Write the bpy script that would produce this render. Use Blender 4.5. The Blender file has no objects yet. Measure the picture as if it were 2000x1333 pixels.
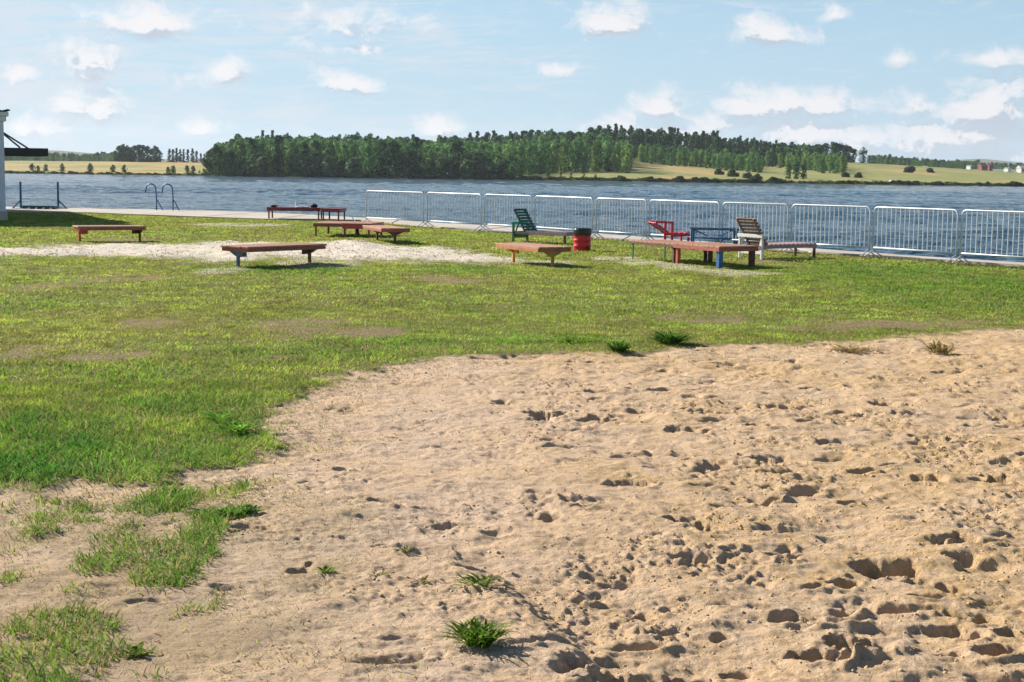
import bpy, math, random
import numpy as np
from mathutils import Vector, Matrix

R = math.radians
random.seed(7); RS = np.random.RandomState(11)
scene = bpy.context.scene
C = scene.collection

# ------------------------------------------------------------ camera
FPX = 2850.0; CW, CH = 2000.0, 1333.0; CAM_H = 1.75
PITCH = math.atan((CH / 2 - 340.0) / FPX); ROLL = R(0.75)
cam = bpy.data.cameras.new('camera'); cam.sensor_width = 36.0
cam.lens = FPX / CW * 36.0; cam.clip_start = 0.1; cam.clip_end = 20000
camo = bpy.data.objects.new('camera', cam); C.objects.link(camo)
ROT = Matrix.Rotation(R(90) - PITCH, 3, 'X') @ Matrix.Rotation(ROLL, 3, 'Z')
camo.matrix_world = Matrix.Translation((0, 0, CAM_H)) @ ROT.to_4x4()
scene.camera = camo
RN = np.array(ROT)

def ray(px, py):
    return ROT @ Vector(((px - CW / 2) / FPX, -(py - CH / 2) / FPX, -1.0))
def gp(px, py, z=0.0):                       # a point of the photo as a point on the ground
    d = ray(px, py); t = (z - CAM_H) / d.z
    return Vector((d.x * t, d.y * t, z))
def atd(px, py, y):                          # a point of the photo at depth y
    d = ray(px, py); t = y / d.y
    return Vector((d.x * t, y, CAM_H + d.z * t))
def horizon_y(px):
    a = ROT.inverted()
    lo, hi = 200, 500
    for _ in range(30):
        m = (lo + hi) / 2
        if ray(px, m).z > 0: lo = m
        else: hi = m
    return lo

# ------------------------------------------------------------ light
SUN_TO = Vector((-1.45, 1.05, 1.0)).normalized()
SUN_EL = math.asin(SUN_TO.z); SUN_AZ = math.atan2(SUN_TO.x, SUN_TO.y)
sl = bpy.data.lights.new('sun', 'SUN'); sl.energy = 5.0; sl.angle = R(0.5); sl.color = (1.0, 0.91, 0.78)
so = bpy.data.objects.new('sun', sl); C.objects.link(so)
so.rotation_euler = SUN_TO.to_track_quat('Z', 'Y').to_euler()
scene.view_settings.view_transform = 'Standard'; scene.view_settings.look = 'None'
scene.view_settings.gamma = 1.0; scene.view_settings.exposure = 1.0
scene.view_settings.use_curve_mapping = False

# ------------------------------------------------------------ sky
def N(nt, t, **kw):
    n = nt.nodes.new(t)
    for k, v in kw.items(): setattr(n, k, v)
    return n
def setin(n, **kw):
    for k, v in kw.items(): n.inputs[k.replace('_', ' ')].default_value = v
def math_n(nt, op, a, b=None, c=None, clamp=False):
    n = N(nt, 'ShaderNodeMath', operation=op); n.use_clamp = clamp
    for i, v in enumerate((a, b, c)):
        if v is None: continue
        if isinstance(v, (int, float)): n.inputs[i].default_value = v
        else: nt.links.new(v, n.inputs[i])
    return n.outputs[0]
def vec_n(nt, op, a, b=None):
    n = N(nt, 'ShaderNodeVectorMath', operation=op)
    for i, v in enumerate((a, b)):
        if v is None: continue
        if isinstance(v, (tuple, list)): n.inputs[i].default_value = v
        else: nt.links.new(v, n.inputs[i])
    return n
def mapr(nt, v, a, b, c=0.0, d=1.0, smooth=True):
    n = N(nt, 'ShaderNodeMapRange'); n.interpolation_type = 'SMOOTHSTEP' if smooth else 'LINEAR'
    nt.links.new(v, n.inputs[0])
    for i, x in enumerate((a, b, c, d)): n.inputs[i + 1].default_value = x
    return n.outputs[0]
def mixc(nt, f, a, b):
    n = N(nt, 'ShaderNodeMix', data_type='RGBA')
    for i, v in ((0, f), (6, a), (7, b)):
        if isinstance(v, (tuple, list)): n.inputs[i].default_value = (v[0], v[1], v[2], 1)
        elif isinstance(v, (int, float)): n.inputs[i].default_value = v
        else: nt.links.new(v, n.inputs[i])
    return n.outputs[2]
def noise(nt, vec, scale, detail=4.0, rough=0.5, dist=0.0):
    n = N(nt, 'ShaderNodeTexNoise'); n.inputs['Scale'].default_value = scale
    n.inputs['Detail'].default_value = detail; n.inputs['Roughness'].default_value = rough
    n.inputs['Distortion'].default_value = dist
    if vec is not None: nt.links.new(vec, n.inputs['Vector'])
    return n

def azel(px, py):
    d = ray(px, py).normalized()
    return math.atan2(d.x, d.y), math.asin(d.z)
# cumulus clouds: photo centre, half width, half height, strength
CUM = [(285, 38, 125, 40, 1.0), (1182, 36, 90, 42, 1.0), (1495, 62, 85, 32, 1.0), (1632, 28, 34, 18, .6),
       (1088, 133, 48, 20, .8), (678, 160, 65, 24, 1.0), (865, 242, 55, 28, .9), (165, 110, 60, 45, .5),
       (35, 142, 40, 26, .95), (165, 205, 75, 35, .6), (80, 245, 70, 20, .55), (405, 248, 45, 22, .8), (420, 138, 60, 30, .5),
       (1278, 205, 78, 44, 1.15), (1492, 198, 95, 44, 1.25), (1618, 205, 58, 32, 1.15), (1930, 205, 100, 50, 1.2),
       (1790, 205, 70, 34, .7), (1935, 108, 75, 20, .75), (1755, 113, 34, 13, .5), (1890, 158, 45, 13, .5), (690, 50, 110, 40, .5), (690, 92, 60, 15, .6),
       (1330, 250, 190, 40, .7), (1600, 250, 260, 50, .55), (1900, 250, 240, 55, .62), (1750, 285, 330, 34, .5)]
def cloud_group():
    g = bpy.data.node_groups.new('cloud_density', 'ShaderNodeTree')
    g.interface.new_socket('V', in_out='INPUT', socket_type='NodeSocketVector')
    g.interface.new_socket('D', in_out='OUTPUT', socket_type='NodeSocketFloat')
    gi = N(g, 'NodeGroupInput'); go = N(g, 'NodeGroupOutput')
    V = gi.outputs[0]
    last = None
    for (px, py, w, h, s) in CUM:
        a, e = azel(px, py)
        d = vec_n(g, 'SUBTRACT', V, (a, e - h * .25 / FPX, 0)).outputs[0]
        d = vec_n(g, 'MULTIPLY', d, (FPX / (w * 1.0), FPX / (h * 1.12), 0)).outputs[0]
        sx = N(g, 'ShaderNodeSeparateXYZ'); g.links.new(d, sx.inputs[0])
        yy = math_n(g, 'MAXIMUM', sx.outputs[1], math_n(g, 'MULTIPLY', sx.outputs[1], -1.6))
        rr = math_n(g, 'SQRT', math_n(g, 'ADD', math_n(g, 'POWER', sx.outputs[0], 2.0) if False else math_n(g, 'MULTIPLY', sx.outputs[0], sx.outputs[0]), math_n(g, 'MULTIPLY', yy, yy)))
        m = math_n(g, 'MULTIPLY_ADD', rr, -s, s)
        last = m if last is None else math_n(g, 'MAXIMUM', last, m)
    last = math_n(g, 'MAXIMUM', last, -0.6)
    sv = vec_n(g, 'MULTIPLY', V, (1, 1.35, 1)).outputs[0]
    n1 = noise(g, sv, 46, 10, 0.66, .5); n2 = noise(g, sv, 17, 4, 0.55, .4)
    n = math_n(g, 'ADD', math_n(g, 'MULTIPLY_ADD', n1.outputs[0], 2.7, -1.36), math_n(g, 'MULTIPLY_ADD', n2.outputs[0], 1.7, -0.86))
    g.links.new(math_n(g, 'ADD', last, n), go.inputs[0])
    return g
w = bpy.data.worlds.new('World'); scene.world = w; w.use_nodes = True
nt = w.node_tree; nt.nodes.clear()
sky = N(nt, 'ShaderNodeTexSky'); sky.sky_type = 'NISHITA'; sky.sun_disc = False
sky.sun_elevation = SUN_EL; sky.sun_rotation = SUN_AZ; sky.air_density = 1.0; sky.dust_density = 0.3; sky.ozone_density = 1.6; sky.altitude = 200
tc = N(nt, 'ShaderNodeTexCoord'); nrm = vec_n(nt, 'NORMALIZE', tc.outputs['Generated']).outputs[0]
sx = N(nt, 'ShaderNodeSeparateXYZ'); nt.links.new(nrm, sx.inputs[0])
az = math_n(nt, 'ARCTAN2', sx.outputs[0], sx.outputs[1]); el = math_n(nt, 'ARCSINE', sx.outputs[2])
cv = N(nt, 'ShaderNodeCombineXYZ'); nt.links.new(az, cv.inputs[0]); nt.links.new(el, cv.inputs[1])
V = cv.outputs[0]
grp = cloud_group()
def G(vec):
    n = N(nt, 'ShaderNodeGroup'); n.node_tree = grp; nt.links.new(vec, n.inputs[0]); return n.outputs[0]
d0 = G(V); d1 = G(vec_n(nt, 'ADD', V, (-0.005, 0.0095, 0)).outputs[0])
cov = mapr(nt, d0, -0.25, 0.75)
shade = mapr(nt, math_n(nt, 'ADD', math_n(nt, 'MULTIPLY', d1, 0.75), math_n(nt, 'MULTIPLY', math_n(nt, 'SUBTRACT', d1, d0), 1.6)), -0.2, 0.55)
ccol = mixc(nt, shade, (9.4, 9.0, 9.0), (5.0, 5.6, 6.5))
# thin veil of high cloud, thicker on the left
st = vec_n(nt, 'MULTIPLY', vec_n(nt, 'ADD', V, (0.3, 0, 0)).outputs[0], (2.6, 9.0, 1)).outputs[0]
rotn = N(nt, 'ShaderNodeVectorRotate'); rotn.rotation_type = 'Z_AXIS'; rotn.inputs['Angle'].default_value = R(-10)
nt.links.new(st, rotn.inputs[0])
v1 = noise(nt, rotn.outputs[0], 2.6, 7, .62, .8)
leftw = mapr(nt, az, 0.16, -0.30, -0.22, 0.14, False)
v2 = noise(nt, vec_n(nt, 'MULTIPLY', rotn.outputs[0], (1.5, 3.2, 1)).outputs[0], 5.5, 8, .62, 1.2)
veil = mapr(nt, math_n(nt, 'ADD', math_n(nt, 'MULTIPLY_ADD', v2.outputs[0], 1.3, -.65), math_n(nt, 'ADD', v1.outputs[0], leftw)), 0.30, 0.86, 0.0, 0.95)
hz = mapr(nt, el, 0.26, 0.03, 0.0, 0.85)
sk = vec_n(nt, 'MULTIPLY', sky.outputs[0], (0.84, 1.02, 1.14)).outputs[0]
base = mixc(nt, hz, sk, (4.7, 6.6, 8.2))
veiled = mixc(nt, math_n(nt, 'MULTIPLY', veil, mapr(nt, el, .13, .32, 1, 0)), base, (6.6, 7.3, 8.1))
final = mixc(nt, math_n(nt, 'MULTIPLY', cov, 0.84), veiled, ccol)
bg = N(nt, 'ShaderNodeBackground'); bg.inputs['Strength'].default_value = 0.052
nt.links.new(final, bg.inputs[0])
wo = N(nt, 'ShaderNodeOutputWorld'); nt.links.new(bg.outputs[0], wo.inputs[0])

# ------------------------------------------------------------ helpers
def tag(o, label=None, cat=None, group=None, kind=None):
    if label: o['label'] = label
    if cat: o['category'] = cat
    if group: o['group'] = group
    if kind: o['kind'] = kind
    return o
def empty(name, loc, rz=0.0, label=None, cat=None, group=None):
    o = bpy.data.objects.new(name, None); C.objects.link(o)
    o.empty_display_size = .2
    o.location = loc; o.rotation_euler = (0, 0, rz)
    return tag(o, label, cat, group)
class MB:                                    # collects faces, builds ONE mesh
    def __init__(s): s.v = []; s.f = []
    def add(s, vs, fs):
        b = len(s.v); s.v += [tuple(v) for v in vs]; s.f += [tuple(i + b for i in f) for f in fs]; return s
    def box(s, c, d, rot=None, bev=0.0):     # centre, full size, bevelled box
        hx, hy, hz = d[0] / 2, d[1] / 2, d[2] / 2
        b = min(bev or min(hx, hy, hz) * .18, .008)
        vs = []; fs = []
        P = []
        for sxn in (-1, 1):
            for syn in (-1, 1):
                for szn in (-1, 1):
                    P.append(((sxn * (hx - b), syn * (hy - b), szn * hz), (sxn * (hx - b), syn * hy, szn * (hz - b)), (sxn * hx, syn * (hy - b), szn * (hz - b))))
        idx = {}
        k = 0
        for i, t3 in enumerate(P):
            for j, q in enumerate(t3): vs.append(q)
        def I(a, b_, c_, ax): return ((a * 2 + b_) * 2 + c_) * 3 + ax   # ax 0:z 1:y 2:x
        for s_ in (0, 1):
            fs.append([I(0, 0, s_, 0), I(1, 0, s_, 0), I(1, 1, s_, 0), I(0, 1, s_, 0)][::1 if s_ else -1])
            fs.append([I(0, s_, 0, 1), I(0, s_, 1, 1), I(1, s_, 1, 1), I(1, s_, 0, 1)][::1 if s_ else -1])
            fs.append([I(s_, 0, 0, 2), I(s_, 1, 0, 2), I(s_, 1, 1, 2), I(s_, 0, 1, 2)][::1 if s_ else -1])
        for a in (0, 1):
            for b_ in (0, 1):
                fs.append([I(0, a, b_, 0), I(1, a, b_, 0), I(1, a, b_, 1), I(0, a, b_, 1)])
                fs.append([I(a, 0, b_, 0), I(a, 1, b_, 0), I(a, 1, b_, 2), I(a, 0, b_, 2)])
                fs.append([I(a, b_, 0, 1), I(a, b_, 1, 1), I(a, b_, 1, 2), I(a, b_, 0, 2)])
                for c_ in (0, 1):
                    if True: fs.append([I(a, b_, c_, 0), I(a, b_, c_, 1), I(a, b_, c_, 2)])
        # remove duplicate corner triangles
        seen = set(); ff = []
        for f in fs:
            key = tuple(sorted(f))
            if key in seen: continue
            seen.add(key); ff.append(f)
        M = rot if rot is not None else Matrix.Identity(3)
        vs = [tuple(M @ Vector(v) + Vector(c)) for v in vs]
        return s.add(vs, ff)
    def beam(s, a, b, wd, th, up=(0, 0, 1)):  # bar of w x th from a to b
        a, b = Vector(a), Vector(b); z = (b - a); L = z.length; z.normalize()
        x = z.cross(Vector(up))
        if x.length < 1e-4: x = z.cross(Vector((0, 1, 0)))
        x.normalize(); y = z.cross(x)
        M = Matrix((x, y, z)).transposed()
        return s.box((a + b) / 2, (wd, th, L), M)
    def tube(s, pts, r, n=8, cap=True):
        pts = [Vector(p) for p in pts]; rings = []
        rr = r if isinstance(r, (list, tuple)) else [r] * len(pts)
        ref = None; vs = []
        for i, p in enumerate(pts):
            t = (pts[min(i + 1, len(pts) - 1)] - pts[max(i - 1, 0)]).normalized()
            if ref is None:
                ref = t.cross(Vector((0.1, 0.2, 1)))
                if ref.length < 1e-3: ref = t.cross(Vector((1, 0, 0)))
                ref.normalize()
            x = (ref - t * ref.dot(t)).normalized(); ref = x; y = t.cross(x)
            for k in range(n):
                a = 2 * math.pi * k / n
                vs.append(p + (x * math.cos(a) + y * math.sin(a)) * rr[i])
        fs = []
        for i in range(len(pts) - 1):
            for k in range(n):
                fs.append((i * n + k, i * n + (k + 1) % n, (i + 1) * n + (k + 1) % n, (i + 1) * n + k))
        if cap:
            fs.append(tuple(range(n))[::-1]); fs.append(tuple((len(pts) - 1) * n + k for k in range(n)))
        return s.add(vs, fs)
    def lathe(s, prof, n=28, c=(0, 0, 0), wob=0.0):
        vs = []; m = len(prof)
        for i, (r_, z_) in enumerate(prof):
            for k in range(n):
                a = 2 * math.pi * k / n; q = 1 + (wob * math.sin(a * 5 + i * 1.7) if wob else 0)
                vs.append((c[0] + r_ * q * math.cos(a), c[1] + r_ * q * math.sin(a), c[2] + z_))
        fs = [(i * n + k, i * n + (k + 1) % n, (i + 1) * n + (k + 1) % n, (i + 1) * n + k) for i in range(m - 1) for k in range(n)]
        return s.add(vs, fs)
    def build(s, name, m, parent=None, smooth=False):
        me = bpy.data.meshes.new(name); me.from_pydata(s.v, [], s.f); me.update()
        import bmesh
        bm = bmesh.new(); bm.from_mesh(me); bmesh.ops.recalc_face_normals(bm, faces=bm.faces); bm.to_mesh(me); bm.free()
        if smooth:
            me.polygons.foreach_set('use_smooth', [True] * len(me.polygons))
        me.materials.append(m)
        o = bpy.data.objects.new(name, me); C.objects.link(o)
        if parent: o.parent = parent
        return o
def np_mesh(name, V_, F_, mats, tint=None, smooth=False, extra=None, attrs=None):
    me = bpy.data.meshes.new(name); V_ = np.asarray(V_, np.float32); F_ = np.asarray(F_, np.int32)
    k = F_.shape[1]
    me.vertices.add(len(V_)); me.vertices.foreach_set('co', V_.ravel())
    me.loops.add(F_.size); me.loops.foreach_set('vertex_index', F_.ravel())
    me.polygons.add(len(F_)); me.polygons.foreach_set('loop_start', np.arange(0, F_.size, k, dtype=np.int32))
    if smooth: me.polygons.foreach_set('use_smooth', np.ones(len(F_), bool))
    if tint is not None:
        a = me.color_attributes.new('tint', 'FLOAT_COLOR', 'POINT')
        t = np.ones((len(V_), 4), np.float32); t[:, :3] = tint; a.data.foreach_set('color', t.ravel())
    for nm, arr in (attrs or {}).items():
        a = me.attributes.new(nm, 'FLOAT', 'POINT'); a.data.foreach_set('value', np.asarray(arr, np.float32))
    me.update(calc_edges=True); me.validate()
    for m in (mats if isinstance(mats, list) else [mats]): me.materials.append(m)
    return me
def link(name, me, parent=None):
    o = bpy.data.objects.new(name, me); C.objects.link(o)
    if parent: o.parent = parent
    return o
def kids(o): return [c for c in list(C.objects) if c.parent == o]
def copy_tree(o, name=None):
    c = o.copy(); C.objects.link(c)
    for ch in kids(o):
        d = ch.copy(); C.objects.link(d); d.parent = c
        for g_ in kids(ch):
            e = g_.copy(); C.objects.link(e); e.parent = d
    return c

# numpy noise ---------------------------------------------------
_P = RS.permutation(4096).astype(np.int64); _G = RS.rand(4096)
def _h(i, j, s): return _G[_P[(_P[(i + s * 131) & 4095] + j) & 4095]]
def vnoise(x, y, s=0):
    xi = np.floor(x).astype(np.int64); yi = np.floor(y).astype(np.int64); fx = x - xi; fy = y - yi
    fx = fx * fx * fx * (fx * (fx * 6 - 15) + 10); fy = fy * fy * fy * (fy * (fy * 6 - 15) + 10)
    return (_h(xi, yi, s) * (1 - fx) + _h(xi + 1, yi, s) * fx) * (1 - fy) + (_h(xi, yi + 1, s) * (1 - fx) + _h(xi + 1, yi + 1, s) * fx) * fy
def fbm(x, y, wl, octv=4, gain=.5, s=0):      # -1..1, wl = longest wavelength in metres
    t = 0; a = 1.0; n = 0
    for o in range(octv):
        c_, s_ = math.cos(o * 1.1 + .4), math.sin(o * 1.1 + .4)
        t = t + a * (vnoise((x * c_ - y * s_) / wl * 2 ** o + 17 * o, (x * s_ + y * c_) / wl * 2 ** o - 9 * o, s + o) * 2 - 1); n += a; a *= gain
    return t / n
def sm(x, a, b): t = np.clip((x - a) / (b - a), 0, 1); return t * t * (3 - 2 * t)
def seg_sd(x, y, pts):                        # signed distance to a polyline, + on its left
    best = np.full(x.shape, 1e9); sg = np.ones(x.shape)
    for (ax, ay), (bx, by) in zip(pts[:-1], pts[1:]):
        dx, dy = bx - ax, by - ay; t = np.clip(((x - ax) * dx + (y - ay) * dy) / (dx * dx + dy * dy), 0, 1)
        qx, qy = x - ax - t * dx, y - ay - t * dy; d = np.hypot(qx, qy)
        cr = dx * (y - ay) - dy * (x - ax)
        m = d < best - 1e-9; best = np.where(m, d, best); sg = np.where(m, np.sign(cr), sg)
    return best * sg
def in_poly(x, y, pts):
    c = np.zeros(x.shape, bool); n = len(pts)
    for i in range(n):
        ax, ay = pts[i]; bx, by = pts[(i + 1) % n]
        if ay == by: continue
        k = ((ay > y) != (by > y)) & (x < (bx - ax) * (y - ay) / (by - ay) + ax); c ^= k
    return c
def sd_poly(x, y, pts):                       # + inside
    d = np.abs(seg_sd(x, y, list(pts) + [pts[0]])); return np.where(in_poly(x, y, pts), d, -d)
def P2(l): return [tuple(gp(*p)[:2]) for p in l]

# ------------------------------------------------------------ materials
def new_mat(name):
    m = bpy.data.materials.new(name); m.use_nodes = True; n = m.node_tree; n.nodes.clear()
    b = N(n, 'ShaderNodeBsdfPrincipled'); o = N(n, 'ShaderNodeOutputMaterial'); n.links.new(b.outputs[0], o.inputs[0])
    return m, n, b
def paint(name, c1, c2=None, rough=.55, scale=8, bump=.15, stretch=(1, 1, 1), metal=0.0, thr=(.45, .62), fine=60):
    m, n, b = new_mat(name); t = N(n, 'ShaderNodeTexCoord')
    v = vec_n(n, 'MULTIPLY', t.outputs['Object'], stretch).outputs[0]
    a = noise(n, v, scale, 6, .65); a2 = noise(n, v, fine, 3, .6)
    c2 = c2 or tuple(x * .7 for x in c1)
    col = mixc(n, mapr(n, a.outputs[0], *thr), c1, c2)
    k = mapr(n, a2.outputs[0], .3, .7, .82, 1.12)
    col = vec_n(n, 'MULTIPLY', col, None)
    cc = N(n, 'ShaderNodeCombineXYZ'); [n.links.new(k, cc.inputs[i]) for i in range(3)]
    n.links.new(cc.outputs[0], col.inputs[1]); n.links.new(col.outputs[0], b.inputs['Base Color'])
    b.inputs['Roughness'].default_value = rough; b.inputs['Metallic'].default_value = metal
    bp = N(n, 'ShaderNodeBump'); bp.inputs['Strength'].default_value = bump; bp.inputs['Distance'].default_value = .01
    n.links.new(a2.outputs[0], bp.inputs['Height']); n.links.new(bp.outputs[0], b.inputs['Normal'])
    return m
M = {}
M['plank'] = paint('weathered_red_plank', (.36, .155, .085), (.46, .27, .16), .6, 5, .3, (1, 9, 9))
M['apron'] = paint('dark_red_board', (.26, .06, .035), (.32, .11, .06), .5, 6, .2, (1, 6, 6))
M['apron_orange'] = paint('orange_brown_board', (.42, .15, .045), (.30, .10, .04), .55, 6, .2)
M['maroon'] = paint('maroon_board', (.22, .03, .035), (.28, .07, .06), .5, 6, .2)
M['steel_blue'] = paint('blue_painted_steel', (.05, .12, .25), (.03, .07, .14), .4, 9)
M['post_blue'] = paint('deep_blue_paint', (.03, .12, .30), (.02, .07, .18), .4, 7)
M['rust'] = paint('rusty_dark_steel', (.07, .03, .02), (.14, .05, .03), .7, 11)
M['red'] = paint('red_paint', (.55, .05, .03), (.38, .05, .04), .4, 6)
M['binred'] = paint('red_drum_paint', (.60, .012, .018), (.42, .012, .015), .3, 4, .08)
M['pink'] = paint('pinkish_red_paint', (.62, .03, .07), (.45, .03, .05), .4, 6)
M['green'] = paint('green_paint', (.03, .19, .07), (.02, .12, .05), .45, 6)
M['darkgreen'] = paint('dark_green_slat_paint', (.02, .10, .06), (.012, .06, .04), .5, 6)
M['turq'] = paint('turquoise_paint', (.12, .55, .50), (.10, .42, .40), .45, 6)
M['legred'] = paint('brick_red_leg_paint', (.40, .10, .06), (.28, .06, .04), .5, 6)
M['yellow'] = paint('yellow_ochre_paint', (.52, .27, .04), (.38, .2, .04), .5, 6)
M['white'] = paint('worn_white_paint', (.76, .75, .72), (.58, .55, .5), .5, 7, thr=(.5, .75))
M['brownwood'] = paint('weathered_brown_wood', (.22, .13, .08), (.34, .24, .16), .7, 6, .35, (1, 8, 8))
M['violetwood'] = paint('faded_violet_brown_slats', (.30, .19, .20), (.42, .30, .30), .7, 6, .35, (8, 1, 8))
M['bag'] = paint('black_liner_plastic', (.006, .006, .008), (.012, .012, .015), .3, 9, .5)
M['black'] = paint('black_fabric', (.01, .01, .012), (.02, .02, .02), .8, 9)
M['wall'] = paint('white_wall_paint', (.72, .73, .74), (.62, .63, .64), .7, 2, .1)
M['roofm'] = paint('dark_corrugated_roof', (.045, .05, .055), (.07, .075, .08), .55, 3)
M['awning'] = paint('black_awning_sheet', (.012, .011, .011), (.02, .018, .016), .5, 5)
M['galv'] = paint('galvanised_steel', (.55, .60, .65), (.46, .50, .54), .45, 6, .05, metal=.2)
M['bark'] = paint('grey_brown_bark', (.10, .075, .055), (.16, .13, .10), .9, 3, .5)
M['bluewhite'] = paint('pale_plastic', (.7, .72, .75), (.6, .6, .62), .5, 9)

# concrete
m, n, b = new_mat('concrete_slabs'); t = N(n, 'ShaderNodeTexCoord'); g_ = noise(n, t.outputs['Object'], .8, 7, .7); g2 = noise(n, t.outputs['Object'], 14, 5, .7)
col = mixc(n, mapr(n, g_.outputs[0], .35, .65), (.47, .42, .35), (.36, .33, .28)); col = mixc(n, mapr(n, g2.outputs[0], .5, .75, 0, .4), col, (.22, .20, .17))
n.links.new(col, b.inputs['Base Color']); b.inputs['Roughness'].default_value = .9
bp = N(n, 'ShaderNodeBump'); bp.inputs['Strength'].default_value = .4; bp.inputs['Distance'].default_value = .02; n.links.new(g2.outputs[0], bp.inputs['Height']); n.links.new(bp.outputs[0], b.inputs['Normal'])
M['concrete'] = m

# ground: sand / soil by the amount stored with the ground itself
m, n, b = new_mat('sand_and_soil')
t = N(n, 'ShaderNodeTexCoord'); O = t.outputs['Object']
def attr(nm):
    a = N(n, 'ShaderNodeAttribute'); a.attribute_name = nm; return a.outputs['Fac']
a_s, a_w, a_m, a_d = attr('sand'), attr('white'), attr('moist'), attr('dry')
nf = noise(n, O, 55, 6, .72); nm = noise(n, O, 9, 5, .65); nl = noise(n, O, 1.1, 4, .55); nff = noise(n, O, 260, 2, .6)
dry = mixc(n, mapr(n, nl.outputs[0], .38, .62), (.66, .495, .355), (.675, .49, .325))
dry = mixc(n, mapr(n, nm.outputs[0], .45, .72, 0, .5), dry, (.54, .385, .26))
moist = mixc(n, mapr(n, nf.outputs[0], .35, .65), (.66, .465, .25), (.55, .37, .185))
sand = mixc(n, math_n(n, 'MULTIPLY', a_m, mapr(n, nm.outputs[0], .38, .6, .35, 1.0)), dry, moist)
sand = mixc(n, mapr(n, nf.outputs[0], .55, .72, 0, .4), sand, (.34, .22, .13))
white = mixc(n, mapr(n, nf.outputs[0], .42, .64), (.80, .73, .63), (.40, .32, .23))
soil = mixc(n, mapr(n, nm.outputs[0], .35, .65), (.15, .17, .035), (.19, .18, .055))
soil = mixc(n, mapr(n, nf.outputs[0], .5, .7, 0, .6), soil, (.27, .23, .10))
brown = mixc(n, mapr(n, nm.outputs[0], .35, .65), (.22, .16, .09), (.30, .22, .13))
soil = mixc(n, a_d, soil, brown)
col = mixc(n, a_s, soil, sand); col = mixc(n, a_w, col, white)
n.links.new(col, b.inputs['Base Color']); b.inputs['Roughness'].default_value = .95; b.inputs['Specular IOR Level'].default_value = .15
hgt = math_n(n, 'ADD', math_n(n, 'MULTIPLY', nf.outputs[0], 1.0), math_n(n, 'MULTIPLY', nff.outputs[0], .5))
hgt = math_n(n, 'ADD', hgt, math_n(n, 'MULTIPLY', nm.outputs[0], 1.4))
bp = N(n, 'ShaderNodeBump'); bp.inputs['Strength'].default_value = 1.0; bp.inputs['Distance'].default_value = .020
n.links.new(hgt, bp.inputs['Height']); n.links.new(bp.outputs[0], b.inputs['Normal'])
M['ground'] = m

# vegetation: colour of each leaf or blade is stored with it
def veg(name, rough=.6, trans=.25, spec=.3):
    m, n, b = new_mat(name); a = N(n, 'ShaderNodeAttribute'); a.attribute_name = 'tint'
    n.links.new(a.outputs['Color'], b.inputs['Base Color']); b.inputs['Roughness'].default_value = rough; b.inputs['Specular IOR Level'].default_value = spec
    if trans:
        tr = N(n, 'ShaderNodeBsdfTranslucent'); n.links.new(a.outputs['Color'], tr.inputs[0])
        mx = N(n, 'ShaderNodeMixShader'); mx.inputs[0].default_value = trans
        n.links.new(b.outputs[0], mx.inputs[1]); n.links.new(tr.outputs[0], mx.inputs[2])
        o = [q for q in n.nodes if q.type == 'OUTPUT_MATERIAL'][0]; n.links.new(mx.outputs[0], o.inputs[0])
    return m
M['blade'] = veg('grass_blade', .7, .45, .06)
M['leaf'] = veg('tree_foliage', .8, .25, .05)

# water
m, n, b = new_mat('lake_water'); t = N(n, 'ShaderNodeTexCoord'); O = t.outputs['Object']
n1 = noise(n, vec_n(n, 'MULTIPLY', O, (.8, 1.25, 1)).outputs[0], 2.6, 5, .6); n2 = noise(n, O, .05, 3, .5)
col = mixc(n, mapr(n, n2.outputs[0], .35, .65), (.028, .064, .088), (.036, .078, .10))
n.links.new(col, b.inputs['Base Color']); b.inputs['Roughness'].default_value = .06; b.inputs['IOR'].default_value = 1.33; b.inputs['Specular IOR Level'].default_value = .34
bp = N(n, 'ShaderNodeBump'); bp.inputs['Strength'].default_value = 1.0; bp.inputs['Distance'].default_value = .26
n.links.new(n1.outputs[0], bp.inputs['Height']); n.links.new(bp.outputs[0], b.inputs['Normal'])
M['water'] = m

# ------------------------------------------------------------ near ground
QIN = [(-700, 330), (-60, 84)] + [tuple(v) for v in P2([(-120, 413), (166, 416.5), (320, 423), (450, 427.5), (598, 432), (705, 431.5), (827, 443), (944, 453), (1154, 465.5), (1225, 471), (1400, 483), (1560, 492.5), (1698, 501.5), (1870, 513), (2000, 520.5), (2200, 533)])] + [(45, -14), (400, -260)]
QOUT = [(-700, 350), (-60, 92)] + [tuple(v) for v in P2([(-120, 403.5), (20, 405), (130, 408.5), (300, 410.8), (500, 416), (640, 423), (720, 428.5), (816, 434.5), (984, 445), (1045, 449.5), (1157, 458), (1260, 465), (1420, 478), (1560, 486.5), (1698, 496.5), (1870, 508.5), (2000, 516), (2200, 528.5)])] + [(47, -13), (402, -259)]
LAND = QIN + [(900, -260), (900, -1500), (-1500, -1500), (-1500, 330)]
SANDP = P2([(2600, 610), (2250, 622), (2000, 641), (1880, 643), (1780, 652), (1640, 660), (1530, 672), (1420, 676), (1340, 677), (1240, 690), (1120, 690), (1000, 693), (900, 697), (800, 706), (700, 722), (640, 742), (590, 765), (560, 795), (548, 830), (540, 860), (505, 890), (440, 925), (390, 958), (290, 972), (180, 962), (60, 962), (-80, 955), (-500, 940)]) + [(-3.6, 2), (-4, -6), (4, -9), (14, -4), (16, 6)]
WHITEP = P2([(-80, 492), (40, 484), (120, 478), (300, 477), (430, 474), (600, 474), (700, 472), (760, 478), (860, 488), (960, 500), (1010, 514), (960, 519), (880, 515), (780, 510), (690, 514), (560, 508), (440, 514), (380, 508), (300, 503), (180, 501), (60, 503), (-80, 505)])
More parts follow.
